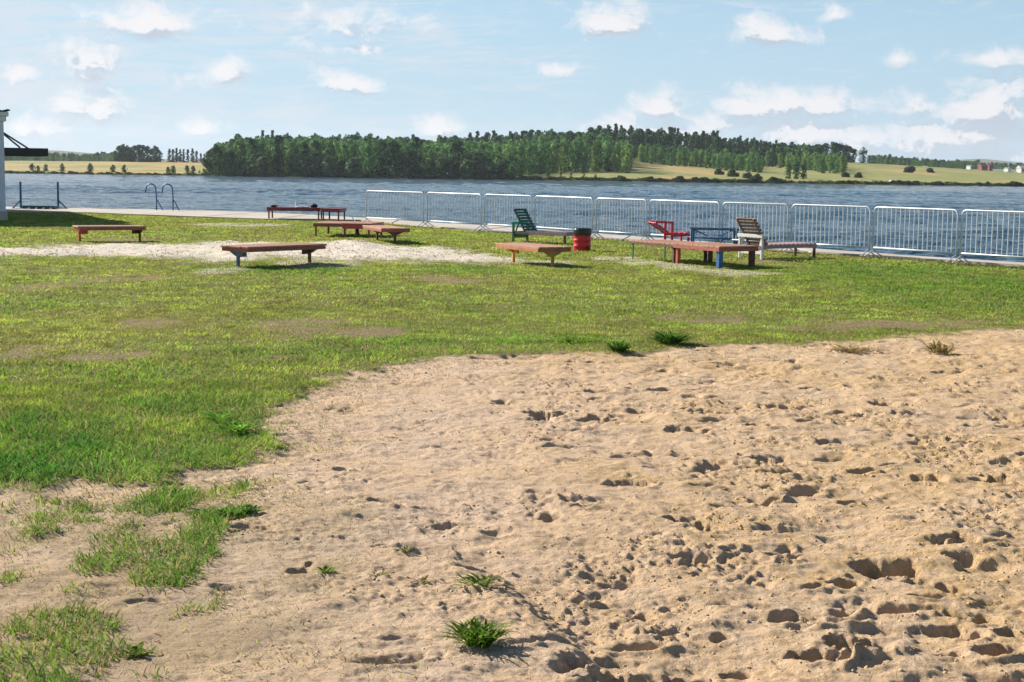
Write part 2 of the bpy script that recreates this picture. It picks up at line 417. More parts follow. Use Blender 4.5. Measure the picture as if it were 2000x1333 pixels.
WHITE2 = [(620, 516, 90, 12), (430, 532, 60, 9), (1250, 512, 60, 8), (1330, 522, 55, 7), (1440, 533, 80, 8), (1080, 512, 60, 6), (470, 440, 120, 4), (720, 446, 60, 5), (1210, 505, 50, 5), (520, 400, 10, 3)]
TUFTS = [(345, 1095, 85, 62, 1.0), (385, 1050, 60, 40, .9), (120, 1215, 120, 42, .9), (60, 1305, 130, 38, .95), (325, 978, 62, 30, .9), (430, 1003, 75, 15, .9), (82, 1034, 42, 12, .9),
         (210, 1100, 70, 26, .8), (30, 1120, 40, 25, .5), (230, 1050, 60, 25, .55), (268, 1272, 32, 16, .7), (60, 980, 80, 22, .5), (20, 1350, 160, 40, 1.0), (430, 955, 60, 30, .55), (560, 1290, 30, 22, .35), (510, 965, 40, 40, .3), (150, 1000, 150, 25, .45), (300, 1040, 150, 40, .5), (180, 1160, 120, 25, .4), (420, 1230, 150, 60, .3), (30, 1060, 70, 30, .5), (250, 1310, 120, 30, .4), (100, 1290, 160, 60, .7), (400, 1170, 60, 40, .35), (480, 1100, 40, 60, .25)]
DRYP = [(80, 562, 60, 11), (300, 632, 75, 14), (590, 640, 80, 20), (720, 650, 110, 10), (555, 700, 40, 6), (200, 700, 90, 12), (1370, 620, 130, 9), (1700, 632, 150, 9), (1900, 636, 110, 8), (880, 545, 90, 6), (220, 545, 100, 7), (60, 690, 60, 12), (1500, 512, 50, 8), (250, 470, 100, 5), (700, 468, 60, 4), (1600, 640, 90, 8)]
def blobs(x, y, L, soft=.35):
    r = np.zeros(x.shape)
    for q in L:
        c = gp(q[0], q[1]); e = gp(q[0] + q[2], q[1]); f1 = gp(q[0], q[1] - q[3]); f2 = gp(q[0], q[1] + q[3])
        a = abs(e.x - c.x); bb = abs(f1.y - f2.y) / 2; cy = (f1.y + f2.y) / 2
        d = np.hypot((x - c.x) / a, (y - cy) / bb)
        s = q[4] if len(q) > 4 else 1.0
        r = np.maximum(r, s * (1 - sm(d, 1 - soft, 1 + soft)))
    return r
def fields(x, y):
    wob = fbm(x, y, .9, 6, .8, 3) * .7 + fbm(x, y, .15, 2, .5, 9) * .05
    sd = sd_poly(x, y, SANDP)
    k = np.clip((y - 4) / 12, .35, 1.0)
    sand = sm(sd + wob * (1.1 - .3 * k), -.16, .16)
    wd = sd_poly(x, y, WHITEP) + fbm(x, y, 1.6, 4, .6, 5) * 1.1
    wh = sm(wd + fbm(x, y, .35, 2, .6, 15) * .7, -.8, .9)
    w2 = blobs(x, y, WHITE2, .6); w2 = sm(w2 + fbm(x, y, .8, 3, .6, 6) * .5, .35, .95) * .55
    wh = np.maximum(wh, w2)
    dr = blobs(x, y, DRYP, .6); dr = sm(dr + fbm(x, y, .5, 4, .7, 7) * .95, .2, 1.15) * .9
    ll = sm(-x / y, .03, .17) * sm(-y, -8.3, -7.2) * sand
    ll = ll * (.25 + .5 * sm(fbm(x, y, .45, 4, .65, 16), -.2, .35))
    sand = sand * (1 - .62 * ll); dr = np.maximum(dr, ll)
    return sand, wh, dr, sd
def base_h(x, y):
    far = sm(np.hypot(x, y), 25, 40)
    h = fbm(x, y, 6.0, 3, .5, 20) * .05 * (1 - far) + fbm(x, y, .9, 3, .5, 21) * .012
    return h
def ring(rr, aa):
    Rg, Ag = np.meshgrid(rr, aa, indexing='ij')
    x = (Rg * np.sin(Ag)).ravel(); y = (Rg * np.cos(Ag)).ravel()
    nr, na = len(rr), len(aa)
    i = np.arange(nr - 1)[:, None] * na + np.arange(na - 1)[None, :]
    F_ = np.stack([i, i + na, i + na + 1, i + 1], -1).reshape(-1, 4)[:, ::-1]
    return x, y, F_, nr, na
def geo(a, b, k): return a * np.exp(np.arange(0, math.log(b / a), k))
aa = np.concatenate([np.linspace(-math.pi, -.62, 40)[:-1], np.linspace(-.62, -.42, 40)[:-1], np.arange(-.42, .42, .00135), np.linspace(.42, .62, 40), np.linspace(.62, math.pi, 40)[1:]])
rr = np.concatenate([geo(.05, 4.2, .06), geo(4.2, 18.5, .00165), geo(18.5, 66, .0065), geo(66, 900, .12), [900.]])
gx, gy, GF, nr, na = ring(rr, aa)
sand, wh, dr, sd = fields(gx, gy)
right = sm(gx / np.maximum(gy, 1) - .03 + .012 * fbm(gx, gy, 1.0, 3, .5, 31), -.10, .12)   # the well trodden side
h = base_h(gx, gy)
tramp = sand * (.62 + .38 * right)
moist = np.clip(right * sm(fbm(gx, gy, 1.3, 4, .6, 33), -.12, .35) * .9 + .55 * right, 0, 1)
hs = fbm(gx, gy, .75, 3, .55, 40) * .034 + fbm(gx, gy, .34, 3, .5, 44) * .022 + fbm(gx, gy, .24, 4, .65, 43) * .013
h = h + hs * tramp + (h * 0 - .02) * sand
# lower-left mound edge running to the bottom of the frame
mx = gp(1010, 1190); my = gp(1160, 1340)
dline = seg_sd(gx, gy, [tuple(gp(900, 1080)[:2]), tuple(gp(1080, 1200)[:2]), tuple(gp(1150, 1290)[:2]), tuple(gp(1180, 1420)[:2])])
near = sm(-gy, -7.5, -5.8)
h = h - (sm(dline, -.06, .12) * .05 * near) * (np.abs(gx) < 3)
# footprints and dug holes
cols0 = np.searchsorted(aa, -.42)
def stamp(cx, cy, a, bb, rot, depth, rim, rough, steep=.45):
    global h, moist
    r0 = math.hypot(cx, cy); th = math.atan2(cx, cy); ext = max(a, bb) * 2.6
    i0, i1 = np.searchsorted(rr, r0 - ext), np.searchsorted(rr, r0 + ext)
    j0, j1 = np.searchsorted(aa, th - ext / r0), np.searchsorted(aa, th + ext / r0)
    if i1 <= i0 or j1 <= j0: return
    idx = (np.arange(i0, i1)[:, None] * na + np.arange(j0, j1)[None, :]).ravel()
    x = gx[idx] - cx; y = gy[idx] - cy; c_, s_ = math.cos(rot), math.sin(rot)
    u = (x * c_ + y * s_) / a; v = (-x * s_ + y * c_) / bb
    d = np.hypot(u, v) + fbm(gx[idx], gy[idx], .09, 3, .6, 60) * rough
    hole = 1 - sm(d, steep, 1.08)
    rimv = np.exp(-((d - 1.35) / .28) ** 2) * (.55 + .45 * fbm(gx[idx], gy[idx], .12, 2, .5, 61)) * (.6 + .5 * v / np.maximum(d, .3) * -1)
    k = sand[idx]
    h[idx] = h[idx] + k * (-depth * hole + rim * rimv)
    moist[idx] = np.maximum(moist[idx], k * .9 * np.clip(np.exp(-((d - 1.3) / .35) ** 2) * (.4 if depth > .03 else 0), 0, 1))
rng = random.Random(5)
for k in range(760):
    r_ = rng.uniform(4.3, 17.5); th = rng.uniform(-.3, .42)
    x_, y_ = r_ * math.sin(th), r_ * math.cos(th)
    wgt = min(1, max(.22, (x_ / y_ + .07) * 6))
    if rng.random() > wgt: continue
    L_ = rng.uniform(.06, .16); dd = rng.uniform(.010, .032) * (rng.random() < .8 or 1.5)
    stamp(x_, y_, L_, L_ * rng.uniform(.35, .6), rng.gauss(0, .5), dd, dd * .55, .5)
HOLES = [(1345, 1006, 34, .075), (1385, 1018, 30, .06), (1730, 1085, 55, .07), (1632, 1108, 38, .05), (1508, 895, 36, .07), (1950, 930, 36, .07), (1160, 814, 36, .07), (1060, 800, 36, .05),
         (1300, 762, 26, .05), (1590, 1252, 50, .09), (1690, 1235, 60, .10), (1745, 1240, 24, .06), (1195, 1300, 75, .085), (1915, 1175, 40, .08), (1965, 1200, 22, .05), (1870, 1200, 40, .03), (1400, 806, 22, .04), (985, 781, 20, .04),
         (1720, 785, 30, .035), (1655, 801, 24, .05), (1483, 831, 26, .05), (1540, 1175, 26, .05), (1215, 1107, 36, .018), (1410, 1205, 22, .05), (1250, 798, 22, .04), (1880, 1048, 46, .04), (1860, 1250, 30, .04), (1940, 1245, 46, .07),
         (1070, 808, 30, .04), (1680, 866, 22, .03), (1945, 1325, 50, .08), (1240, 940, 40, .03), (1855, 1120, 30, .04), (1800, 930, 40, .025), (1340, 838, 40, .04), (672, 792, 40, .03), (582, 1111, 18, .045), (605, 1098, 10, .03), (1245, 1165, 26, .018), (1100, 1245, 50, .015),
         (870, 1018, 26, .03), (1075, 1002, 26, .03), (1550, 700, 26, .03), (1420, 710, 26, .05), (1855, 760, 26, .03), (1760, 1160, 30, .03), (1340, 1280, 40, .05), (1450, 1270, 30, .04), (1885, 1075, 30, .03), (1560, 960, 24, .025)]
for (px, py, hw, dep) in HOLES:
    dep *= 1.75; c = gp(px, py); sc = FPX / math.hypot(c.y, 1.75)
    stamp(c.x, c.y, hw / sc * 1.1, max(.75 * hw / sc, .05) * 1.2, rng.uniform(-.5, .5), dep, dep * .15, .85, .5)
# crumbled clods of freshly turned sand in patches
clod = sm(fbm(gx, gy, .6, 3, .5, 70), -.05, .35) * tramp
cl = 1 - np.abs(fbm(gx, gy, .060, 2, .6, 71)); cl2 = fbm(gx, gy, .032, 2, .5, 72)
h = h + clod * ((cl - .8) * .020 + cl2 * .014) + sand * (fbm(gx, gy, .10, 4, .7, 75) * .012 + fbm(gx * .6, gy * 1.3, .19, 4, .75, 79) * .019)
moist = np.clip(np.maximum(moist, clod * right * .8), 0, 1)
# white sand patch is lumpy as well, a little higher than the lawn
h = h + wh * (fbm(gx, gy, 1.0, 4, .75, 50) * .10 + .02) * sm(gy, 15, 20)
# quay side: the lawn stays just under the slabs
qd = np.abs(seg_sd(gx, gy, QIN)) * np.where(in_poly(gx, gy, LAND), 1, -1)                       # + on the land side
beyond = qd < -.35
fx = gx[GF].mean(1); keepf = (~beyond[GF].any(1))
h = np.where(qd < .3, np.minimum(h, -.006), h)
GV = np.stack([gx, gy, h], 1)
AT = dict(sand=sand, white=wh, moist=moist, dry=dr)
cls = np.where((sand[GF].mean(1) > .5) | ((sd[GF].mean(1) > .15) & (gy[GF].mean(1) < 9)), 1, np.where((wh[GF].mean(1) > .5) & (gy[GF].mean(1) > 20), 2, 0))
for cid, nm in ((0, 'lawn'), (1, 'sand'), (2, 'sand_patch')):
    F_ = GF[(cls == cid) & keepf]
    used = np.unique(F_); mp = np.full(len(GV), -1); mp[used] = np.arange(len(used))
    me = np_mesh(nm, GV[used], mp[F_], M['ground'], smooth=True, attrs={k: v[used] for k, v in AT.items()})
    tag(link(nm, me), kind='structure')
def ground_z(x, y):                            # exact height of the grid under points
    r = np.hypot(x, y); a = np.arctan2(x, y)
    i = np.clip(np.searchsorted(rr, r) - 1, 0, nr - 2); j = np.clip(np.searchsorted(aa, a) - 1, 0, na - 2)
    fr = np.clip((r - rr[i]) / (rr[i + 1] - rr[i]), 0, 1); fa = np.clip((a - aa[j]) / (aa[j + 1] - aa[j]), 0, 1)
    H = h.reshape(nr, na)
    return (H[i, j] * (1 - fa) + H[i, j + 1] * fa) * (1 - fr) + (H[i + 1, j] * (1 - fa) + H[i + 1, j + 1] * fa) * fr
def gz(x, y): return float(ground_z(np.array([x]), np.array([y]))[0])

# ------------------------------------------------------------ quay and water
def quay():
    b = MB(); n = len(QIN)
    top = .035; bot = -1.5
    # slabs as separate strips with narrow joints in between
    def at(L, s):
        cum = [0]
        for p, q in zip(L[:-1], L[1:]): cum.append(cum[-1] + math.dist(p, q))
        s = s * cum[-1]
        for i in range(len(L) - 1):
            if s <= cum[i + 1] or i == len(L) - 2:
                f = (s - cum[i]) / (cum[i + 1] - cum[i]); return (L[i][0] + f * (L[i + 1][0] - L[i][0]), L[i][1] + f * (L[i + 1][1] - L[i][1]))
    I = QIN[1:-1]; Oq = QOUT[1:-1]
    ns = 46
    for k in range(ns):
        s0, s1 = k / ns, (k + 1) / ns - .0006
        a_, b_, c_, d_ = at(I, s0), at(I, s1), at(Oq, s1), at(Oq, s0)
        t_ = top + random.uniform(-.006, .006)
        vs = [(a_[0], a_[1], t_), (b_[0], b_[1], t_), (c_[0], c_[1], t_), (d_[0], d_[1], t_)] + [(q[0], q[1], bot) for q in (a_, b_, c_, d_)]
        b.add(vs, [(0, 1, 2, 3), (0, 4, 5, 1), (1, 5, 6, 2), (2, 6, 7, 3), (3, 7, 4, 0), (4, 7, 6, 5)])
    for e in (0, -2):
        a_, b_, c_, d_ = QIN[e], QIN[e + 1], QOUT[e + 1], QOUT[e]
        vs = [(q[0], q[1], top) for q in (a_, b_, c_, d_)] + [(q[0], q[1], bot) for q in (a_, b_, c_, d_)]
        b.add(vs, [(0, 1, 2, 3), (0, 4, 5, 1), (1, 5, 6, 2), (2, 6, 7, 3), (3, 7, 4, 0), (4, 7, 6, 5)])
    o = b.build('path', M['concrete']); tag(o, kind='structure')
quay()
WZ = -.6
wa = np.concatenate([np.linspace(-1.75, -.42, 40)[:-1], np.arange(-.42, .42, .0016), np.linspace(.42, 2.3, 50)])
wr = np.concatenate([geo(9, 26, .06), geo(26, 300, .0032), geo(300, 700, .01)])
wx, wy, WF, _, _ = ring(wr, wa)
att = 1 / (1 + (np.hypot(wx, wy) / 260) ** 2)
gust = .6 + .8 * sm(fbm(wx * .6, wy, 30, 3, .5, 88), -.4, .4)
wv = (fbm(wx * .6, wy * 1.3, 3.2, 3, .6, 81) * .22 + (1 - np.abs(fbm(wx * .7, wy * 1.5, 1.5, 3, .65, 84))) * .17) * gust + fbm(wx, wy, 14, 2, .5, 86) * .05
wv = WZ + (wv - .13) * (.5 + .5 * att)
me = np_mesh('water', np.stack([wx, wy, wv], 1), WF, M['water'], smooth=True)
tag(link('water', me), kind='structure')

# ------------------------------------------------------------ grass
def blades(x, y, hh, ww, tint, lean=.5):
    n_ = len(x); z = ground_z(x, y) - .004
    a = RS.uniform(0, 2 * math.pi, n_); dx, dy = np.cos(a), np.sin(a)
    b = RS.uniform(0, 2 * math.pi, n_); l = RS.uniform(.1, 1, n_) * lean * hh; lx, ly = np.cos(b) * l, np.sin(b) * l
    V_ = np.zeros((n_, 5, 3)); w_ = ww / 2
    V_[:, 0] = np.stack([x - dx * w_, y - dy * w_, z], 1); V_[:, 1] = np.stack([x + dx * w_, y + dy * w_, z], 1)
    V_[:, 2] = np.stack([x - dx * w_ * .8 + lx * .35, y - dy * w_ * .8 + ly * .35, z + hh * .55], 1)
    V_[:, 3] = np.stack([x + dx * w_ * .8 + lx * .35, y + dy * w_ * .8 + ly * .35, z + hh * .55], 1)
    V_[:, 4] = np.stack([x + lx, y + ly, z + hh], 1)
    o = np.arange(n_)[:, None] * 5
    F_ = np.concatenate([o + np.array([[0, 1, 3]]), o + np.array([[0, 3, 2]]), o + np.array([[2, 3, 4]])])
    return V_.reshape(-1, 3), F_, np.repeat(tint, 5, axis=0)
def scatter(r0, r1, dens, amax=.43, amin=-.43):
    area = .5 * (r1 ** 2 - r0 ** 2) * (amax - amin); n_ = int(area * dens)
    r = np.sqrt(RS.uniform(r0 ** 2, r1 ** 2, n_)); a = RS.uniform(amin, amax, n_)
    return r * np.sin(a), r * np.cos(a)
LUSH = [(220, 850, 330, 85, 1.0), (450, 830, 90, 40, 1.0), (80, 900, 200, 60, 1.0), (300, 760, 350, 60, .55), (60, 740, 160, 50, .5), (1120, 665, 160, 14, .6), (1850, 560, 260, 45, .8), (1900, 590, 200, 25, .7), (600, 690, 200, 20, .5), (380, 725, 150, 20, .6), (780, 670, 160, 12, .5), (560, 528, 160, 10, .7), (900, 525, 120, 8, .5), (20, 600, 80, 25, .5)]
GV_, GF_, GT_ = [], [], []; off = 0
def put(x, y, hh, ww, tint, lean=.5):
    global off
    a, b_, c = blades(x, y, hh, ww, tint, lean); GV_.append(a); GF_.append(b_ + off); GT_.append(c); off += len(a)
def tint_for(x, y, lush, dryness):
    n_ = len(x); g = np.clip(.5 + .5 * fbm(x, y, 2.2, 4, .6, 90) + RS.normal(0, .16, n_), 0, 1)[:, None]
    olive = np.array([.38, .41, .06]); green = np.array([.21, .37, .05]); dark = np.array([.075, .22, .035]); straw = np.array([.42, .34, .15])
    c = olive * g + green * (1 - g)
    pb = sm(fbm(x, y * .6, 1.5, 4, .65, 125), .0, .45)[:, None] * (1 - lush[:, None]); c = c * (1 - .4 * pb) + np.array([.30, .25, .08]) * .4 * pb
    c = c * (1 + .55 * fbm(x, y, .5, 3, .6, 126)[:, None]) * (.72 + .62 * sm(fbm(x, y, .16 + .004 * 0, 2, .6, 127), -.35, .35))[:, None]
    c = c * (1 - lush[:, None]) + (dark * (.6 + .8 * RS.rand(n_, 1)) + np.array([.03, .04, 0]) * g) * lush[:, None]
    d = (RS.rand(n_) < dryness)[:, None]
    c = np.where(d, straw * (.6 + .5 * RS.rand(n_, 1)), c)
    return c * (.75 + .5 * RS.rand(n_, 1))
for (r0, r1, dens, hm, wm) in ((4.4, 8, 6500, .026, .0045), (8, 12.5, 4200, .026, .0062), (12.5, 19, 2000, .025, .0095), (19, 30, 900, .026, .016), (30, 60, 330, .030, .030)):
    x, y = scatter(r0, r1, dens)
    q = in_poly(x, y, LAND) & (np.abs(seg_sd(x, y, QIN)) > .12); x, y = x[q], y[q]
    s, w_, d_, sdd = fields(x, y); lush = blobs(x, y, LUSH, .5) ; lush = np.clip(lush * (.75 + .6 * fbm(x, y, .6, 3, .6, 92)), 0, 1)
    tf = blobs(x, y, TUFTS, .45)
    tf = sm(tf + fbm(x, y, .25, 4, .7, 93) * .6, .2, .85)
    patchy = sm(fbm(x, y, .5, 3, .6, 95), -.25, .3)
    prob = (1 - s) * (1 - .85 * w_) * (1 - .62 * d_) * (.5 + .5 * patchy)
    # sparse dry bits in the transition zone on the left
    left = sm(-x / y, -.02, .12) * sm(-y, -8.5, -7)
    fr_n = sm(fbm(x, y, .3, 3, .6, 97), -.1, .35)
    lowleft = sm(-x / y, .05, .16) * sm(-y, -8.2, -7.4) * s * (1 - sm(sdd, .2, 1.6))
    fringe = lowleft * (.25 + .5 * fr_n) + s * (1 - sm(sdd, 0, .35 + .06 * y)) * (.16 + .6 * fr_n) * (.5 + .5 * sm(-x / y, -.08, .05)) + s * left * (.05 + .55 * fr_n * sm(fbm(x, y, .9, 2, .5, 99), -.25, .25))
    lush = np.maximum(lush, tf * .7)
    prob = np.maximum(prob, np.maximum(fringe, s * tf * .95))
    prob = prob * np.where(s > .5, .45 + .8 * sm(tf, .2, .9), 1)
    k = RS.rand(len(x)) < prob; x, y, lush, s, d_, tf, w_ = x[k], y[k], lush[k], s[k], d_[k], tf[k], w_[k]
    n_ = len(x)
    hh = hm * (.5 + .9 * RS.rand(n_)) * (1 + .7 * lush * (y < 14) + .3 * lush) * (1 - .45 * d_) * (1 - .3 * s) * (1 + .8 * tf) * (1 - .4 * w_)
    bz = fbm(x, y, .8, 3, .6, 98)
    dry = np.clip(.16 + .30 * d_ + .6 * s * (1 - tf) + .25 * w_ + .22 * sm(bz, .0, .5) * (1 - lush) - .12 * lush, 0.02, 1)
    put(x, y, hh, wm * (.7 + .6 * RS.rand(n_)) * (1 + .35 * lush), tint_for(x, y, lush, dry), 1.9)
# dead stalks lying on the sand of the left side
x, y = scatter(4.4, 17, 1100)
s, w_, d_, sdd = fields(x, y); pr = s * (.35 + .6 * sm(-x / y, -.06, .10)) * (.5 + .5 * sm(fbm(x, y, .5, 3, .6, 120), -.3, .3)) * (.5 + .5 * (1 - sm(sdd, 0, 1.5)))
k = RS.rand(len(x)) < pr; x, y = x[k], y[k]; n_ = len(x)
hh = RS.uniform(.002, .013, n_); ln = RS.uniform(.02, .06, n_)
put(x, y, hh, .0028 * (1 + y / 12), np.where(RS.rand(n_, 1) < .55, np.array([[.16, .10, .045]]), np.array([[.30, .24, .09]])) * RS.uniform(.6, 1.3, (n_, 1)), 2.6)
me = np_mesh('grass', np.concatenate(GV_), np.concatenate(GF_), M['blade'], tint=np.concatenate(GT_))
tag(link('grass', me), 'short green and straw coloured grass growing over the lawn and sand edge', 'grass', kind='stuff')

# loose clods and crumbs of sand
def clods():
    base = np.array([[1, 0, 0], [-1, 0, 0], [0, 1, 0], [0, -1, 0], [0, 0, 1], [.6, .6, .6], [-.6, .6, .55], [.6, -.6, .6], [-.6, -.6, .5]], float)
    fcs = np.array([[0, 2, 5], [2, 6, 5], [2, 1, 6], [1, 8, 6], [1, 3, 8], [3, 7, 8], [3, 0, 7], [0, 5, 7], [4, 5, 6], [4, 6, 8], [4, 8, 7], [4, 7, 5]])
    X, Y, S = [], [], []
    for r0, r1, dn, s0 in ((4.4, 8, 1100, .0055), (8, 13, 380, .007), (13, 18.5, 90, .009)):
        x, y = scatter(r0, r1, dn); s, w_, d_, sdd = fields(x, y)
        rt = sm(x / y - .03 + .012 * fbm(x, y, 1.0, 3, .5, 31), -.12, .14)
        cd = sm(fbm(x, y, .6, 3, .5, 70), -.05, .3); cd2 = sm(fbm(x, y, .22, 3, .6, 77), -.1, .25)
        k = RS.rand(len(x)) < s * (sdd > .1) * (.03 + .12 * rt + (.85 * cd * cd2 + .15 * cd2) * (.15 + .85 * rt)); X.append(x[k]); Y.append(y[k]); S.append(s0 * (.5 + 1.3 * RS.rand(k.sum()) ** 3))
    x, y, S_ = np.concatenate(X), np.concatenate(Y), np.concatenate(S)
    wxx, wyy = scatter(26, 42, 60); q = sd_poly(wxx, wyy, WHITEP) > -.6; k = q & (RS.rand(len(q)) < sm(fbm(wxx, wyy, .7, 3, .6, 78), -.2, .4))
    wxx, wyy = wxx[k], wyy[k]; isw = np.r_[np.zeros(len(x)), np.ones(len(wxx))]; x = np.r_[x, wxx]; y = np.r_[y, wyy]; S_ = np.r_[S_, .014 * (.5 + RS.rand(len(wxx)))]
    n_ = len(x); v = base[None] * (1 + RS.normal(0, .22, (n_, 9, 3))) * S_[:, None, None]; v[:, :, 2] *= .8
    a = RS.uniform(0, 6.28, n_)[:, None]; vx = v[:, :, 0] * np.cos(a) - v[:, :, 1] * np.sin(a); vy = v[:, :, 0] * np.sin(a) + v[:, :, 1] * np.cos(a)
    z = ground_z(x, y); V_ = np.stack([vx + x[:, None], vy + y[:, None], v[:, :, 2] + z[:, None]], -1).reshape(-1, 3)
    F_ = (np.arange(n_)[:, None, None] * 9 + fcs[None]).reshape(-1, 3)
    rt = sm(x / y, -.1, .12)[:, None]; iw = isw[:, None]
    t = (np.array([[.60, .44, .31]]) * (1 - rt) + np.array([[.58, .40, .21]]) * rt) * (1 - iw) + np.array([[.6, .5, .38]]) * iw
    t = t * RS.uniform(.75, 1.1, (n_, 1)); print('clods', n_)
    me = np_mesh('sand_clods', V_, F_, M['clod'], tint=np.repeat(t, 9, 0)); tag(link('sand_clods', me), 'crumbs and small clods of turned sand lying over the sand', 'sand crumbs', kind='stuff')
M['clod'] = veg('sand_crumb', .95, 0, .1)
clods()
# weeds: single plants with leaves spreading from a root
def weed(px, py, rad, hgt, nl, label, col=(.045, .12, .025), wid=.018, dry=0.0, name='weed'):
    c = gp(px, py); z0 = gz(c.x, c.y)
    V_ = []; F_ = []; T_ = []
    rg = random.Random(int(px * 7 + py))
    for i in range(nl):
        a = rg.uniform(0, 2 * math.pi); L_ = rad * rg.uniform(.45, 1.05); up = hgt * rg.uniform(.35, 1.1); w_ = wid * rg.uniform(.6, 1.2)
        bx, by = rg.uniform(-.3, .3) * rad, rg.uniform(-.25, .25) * rad
        cc = np.array(col) * np.array([1.7, 1.15, .65]) * rg.uniform(.8, 2.4)
        if rg.random() < dry: cc = np.array((.3, .23, .1)) * rg.uniform(.6, 1.1)
        o = len(V_); seg = 4
        cu = rg.uniform(-.9, .9); a0 = a
        for j in range(seg + 1):
            t = j / seg; a = a0 + cu * t; r_ = L_ * (t ** .8); zz = up * math.sin(min(t * 2.0, 2.4)) * .9
            ww = w_ * math.sin(math.pi * (.12 + .86 * t)) * (1 + .25 * (-1) ** j)
            qx, qy = bx + math.cos(a) * r_, by + math.sin(a) * r_
            V_.append((qx - math.sin(a) * ww, qy + math.cos(a) * ww, zz)); V_.append((qx, qy, zz - ww * .3)); V_.append((qx + math.sin(a) * ww, qy - math.cos(a) * ww, zz))
            T_ += [cc] * 3
        for j in range(seg):
            k = o + j * 3; F_ += [(k, k + 1, k + 4, k + 3), (k + 1, k + 2, k + 5, k + 4)]
    me = np_mesh(name, V_, F_, M['blade'], tint=np.array(T_))
    ob = link(name, me); ob.location = (c.x, c.y, z0 - .003); tag(ob, label, 'weed')
weed(935, 1262, .14, .085, 230, 'largest green weed on bare sand at the bottom centre, casting a long shadow', wid=.0045)
weed(638, 1119, .07, .03, 30, 'small flat green weed on bare sand beside two little holes', wid=.005)
weed(935, 1140, .12, .04, 46, 'low spreading green weed with straw coloured tips on bare sand above the largest weed', wid=.006, dry=.3)
weed(790, 1073, .06, .02, 24, 'flat faint green sprig on smooth sand, the farthest of the sprigs', (.06, .11, .04), wid=.005, dry=.3)
weed(740, 1118, .05, .02, 18, 'faint green sprig on smooth sand left of a similar sprig', (.07, .11, .04), wid=.005, dry=.3)
weed(820, 1130, .06, .02, 20, 'faint green sprig on smooth sand just left of the low spreading weed', (.07, .11, .04), wid=.005, dry=.3)
weed(1308, 672, .26, .13, 220, 'dark green bushy weed where the lawn meets the sand, larger of two close together', (.03, .10, .025), wid=.010)
weed(1208, 688, .17, .10, 150, 'dark green leafy weed on the sand edge left of a larger bushy weed', (.03, .10, .025), wid=.009)
weed(1835, 685, .26, .13, 70, 'half dry tuft of weed on sand at the right near the lawn edge', (.07, .08, .03), wid=.010, dry=.55)
weed(1660, 682, .35, .05, 60, 'grey green creeping weed on sand left of the half dry tuft', (.10, .12, .07), wid=.009, dry=.4)
weed(1418, 708, .14, .07, 30, 'thin olive weed on a small sand mound below the lawn edge', (.08, .10, .04), wid=.009, dry=.4)
weed(1120, 668, .3, .05, 90, 'broad leaved weed in the lawn just left of the dark bushy weeds', (.06, .16, .03), wid=.009)
weed(462, 845, .17, .08, 120, 'dark broad leaved weed at the tip of the lush grass beside the sand', (.07, .20, .045), wid=.007)
weed(430, 822, .15, .07, 110, 'dark clover-like weed in lush grass up and left of the one at its tip', (.07, .20, .045), wid=.007)
weed(487, 1005, .08, .045, 34, 'small dark weed at the right end of the row of three on the sand', (.025, .09, .03), wid=.010)
weed(445, 1008, .08, .04, 30, 'small dark weed in the middle of the row of three on the sand', (.03, .09, .03), wid=.010)
weed(392, 1003, .09, .04, 32, 'small dark weed at the left end of the row of three on the sand', (.03, .09, .03), wid=.010)
weed(268, 1275, .07, .035, 24, 'small green weed on sand between grass patches in the lower left', (.06, .13, .03), wid=.009)

# ------------------------------------------------------------ far shore terrain
SH = 558.0; DC = 900.0
EX = [-900, 0, 200, 400, 500, 700, 850, 1050, 1180, 1250, 1330, 1400, 1480, 1550, 1640, 1720, 1850, 2000, 2300, 3000]
EY = [9, 12.5, 13, 14, 18, 22, 21, 33, 43, 41, 37, 32, 30, 30, 31, 29, 22, 14, 8, 6]
def px_of(x, y): return 1004 + FPX * x / y * 1.005
def hyy(px): return 340.0 + (px - 1000) * math.tan(ROLL) * 1.0
def p_of(px, y):
    e = np.interp(px, EX, EY); t = np.clip((y - SH) / (DC - SH), 0, 1)
    f = t ** .8
    p = -12 + (e + 12) * f
    return p
def far_z(x, y):
    p = p_of(px_of(x, y), np.minimum(y, DC)); z = CAM_H + np.minimum(y, DC) * p / FPX
    z = z - sm(y, DC, 2200) * (z + .4) * .8
    z = np.where(y < SH + 2, np.minimum(z, -.62 + (y - SH) * .15), z)
    return z + fbm(x, y, 60, 3, .5, 110) * .5 * sm(y, SH + 5, SH + 60)
fa = np.concatenate([np.linspace(-1.2, -.45, 30)[:-1], np.arange(-.45, .45, .004), np.linspace(.45, 1.2, 30)])
fr = np.concatenate([np.linspace(545, 570, 14)[:-1], np.linspace(570, 1000, 110)[:-1], geo(1000, 5200, .06)])
# straight shore: rows are lines of equal depth
Tg, Yg = np.meshgrid(np.tan(fa), fr, indexing='xy'); fx_ = (Tg * Yg).ravel(); fy_ = Yg.ravel()
nfa = len(fa); i = np.arange(len(fr) - 1)[:, None] * nfa + np.arange(nfa - 1)[None, :]
FF = np.stack([i, i + 1, i + nfa + 1, i + nfa], -1).reshape(-1, 4)
m, n, b = new_mat('far_fields'); t = N(n, 'ShaderNodeTexCoord'); O = t.outputs['Object']
a1 = noise(n, vec_n(n, 'MULTIPLY', O, (1, .55, 1)).outputs[0],   .02, 4, .6); a2 = noise(n, O, .09, 6, .7)
sx2 = N(n, 'ShaderNodeSeparateXYZ'); n.links.new(O, sx2.inputs[0])
lf = mapr(n, sx2.outputs[0], -120, 60)
gold = mixc(n, mapr(n, a2.outputs[0], .35, .65), (.44, .32, .14), (.33, .25, .11)); grn = mixc(n, mapr(n, a2.outputs[0], .35, .65), (.19, .225, .075), (.29, .27, .11))
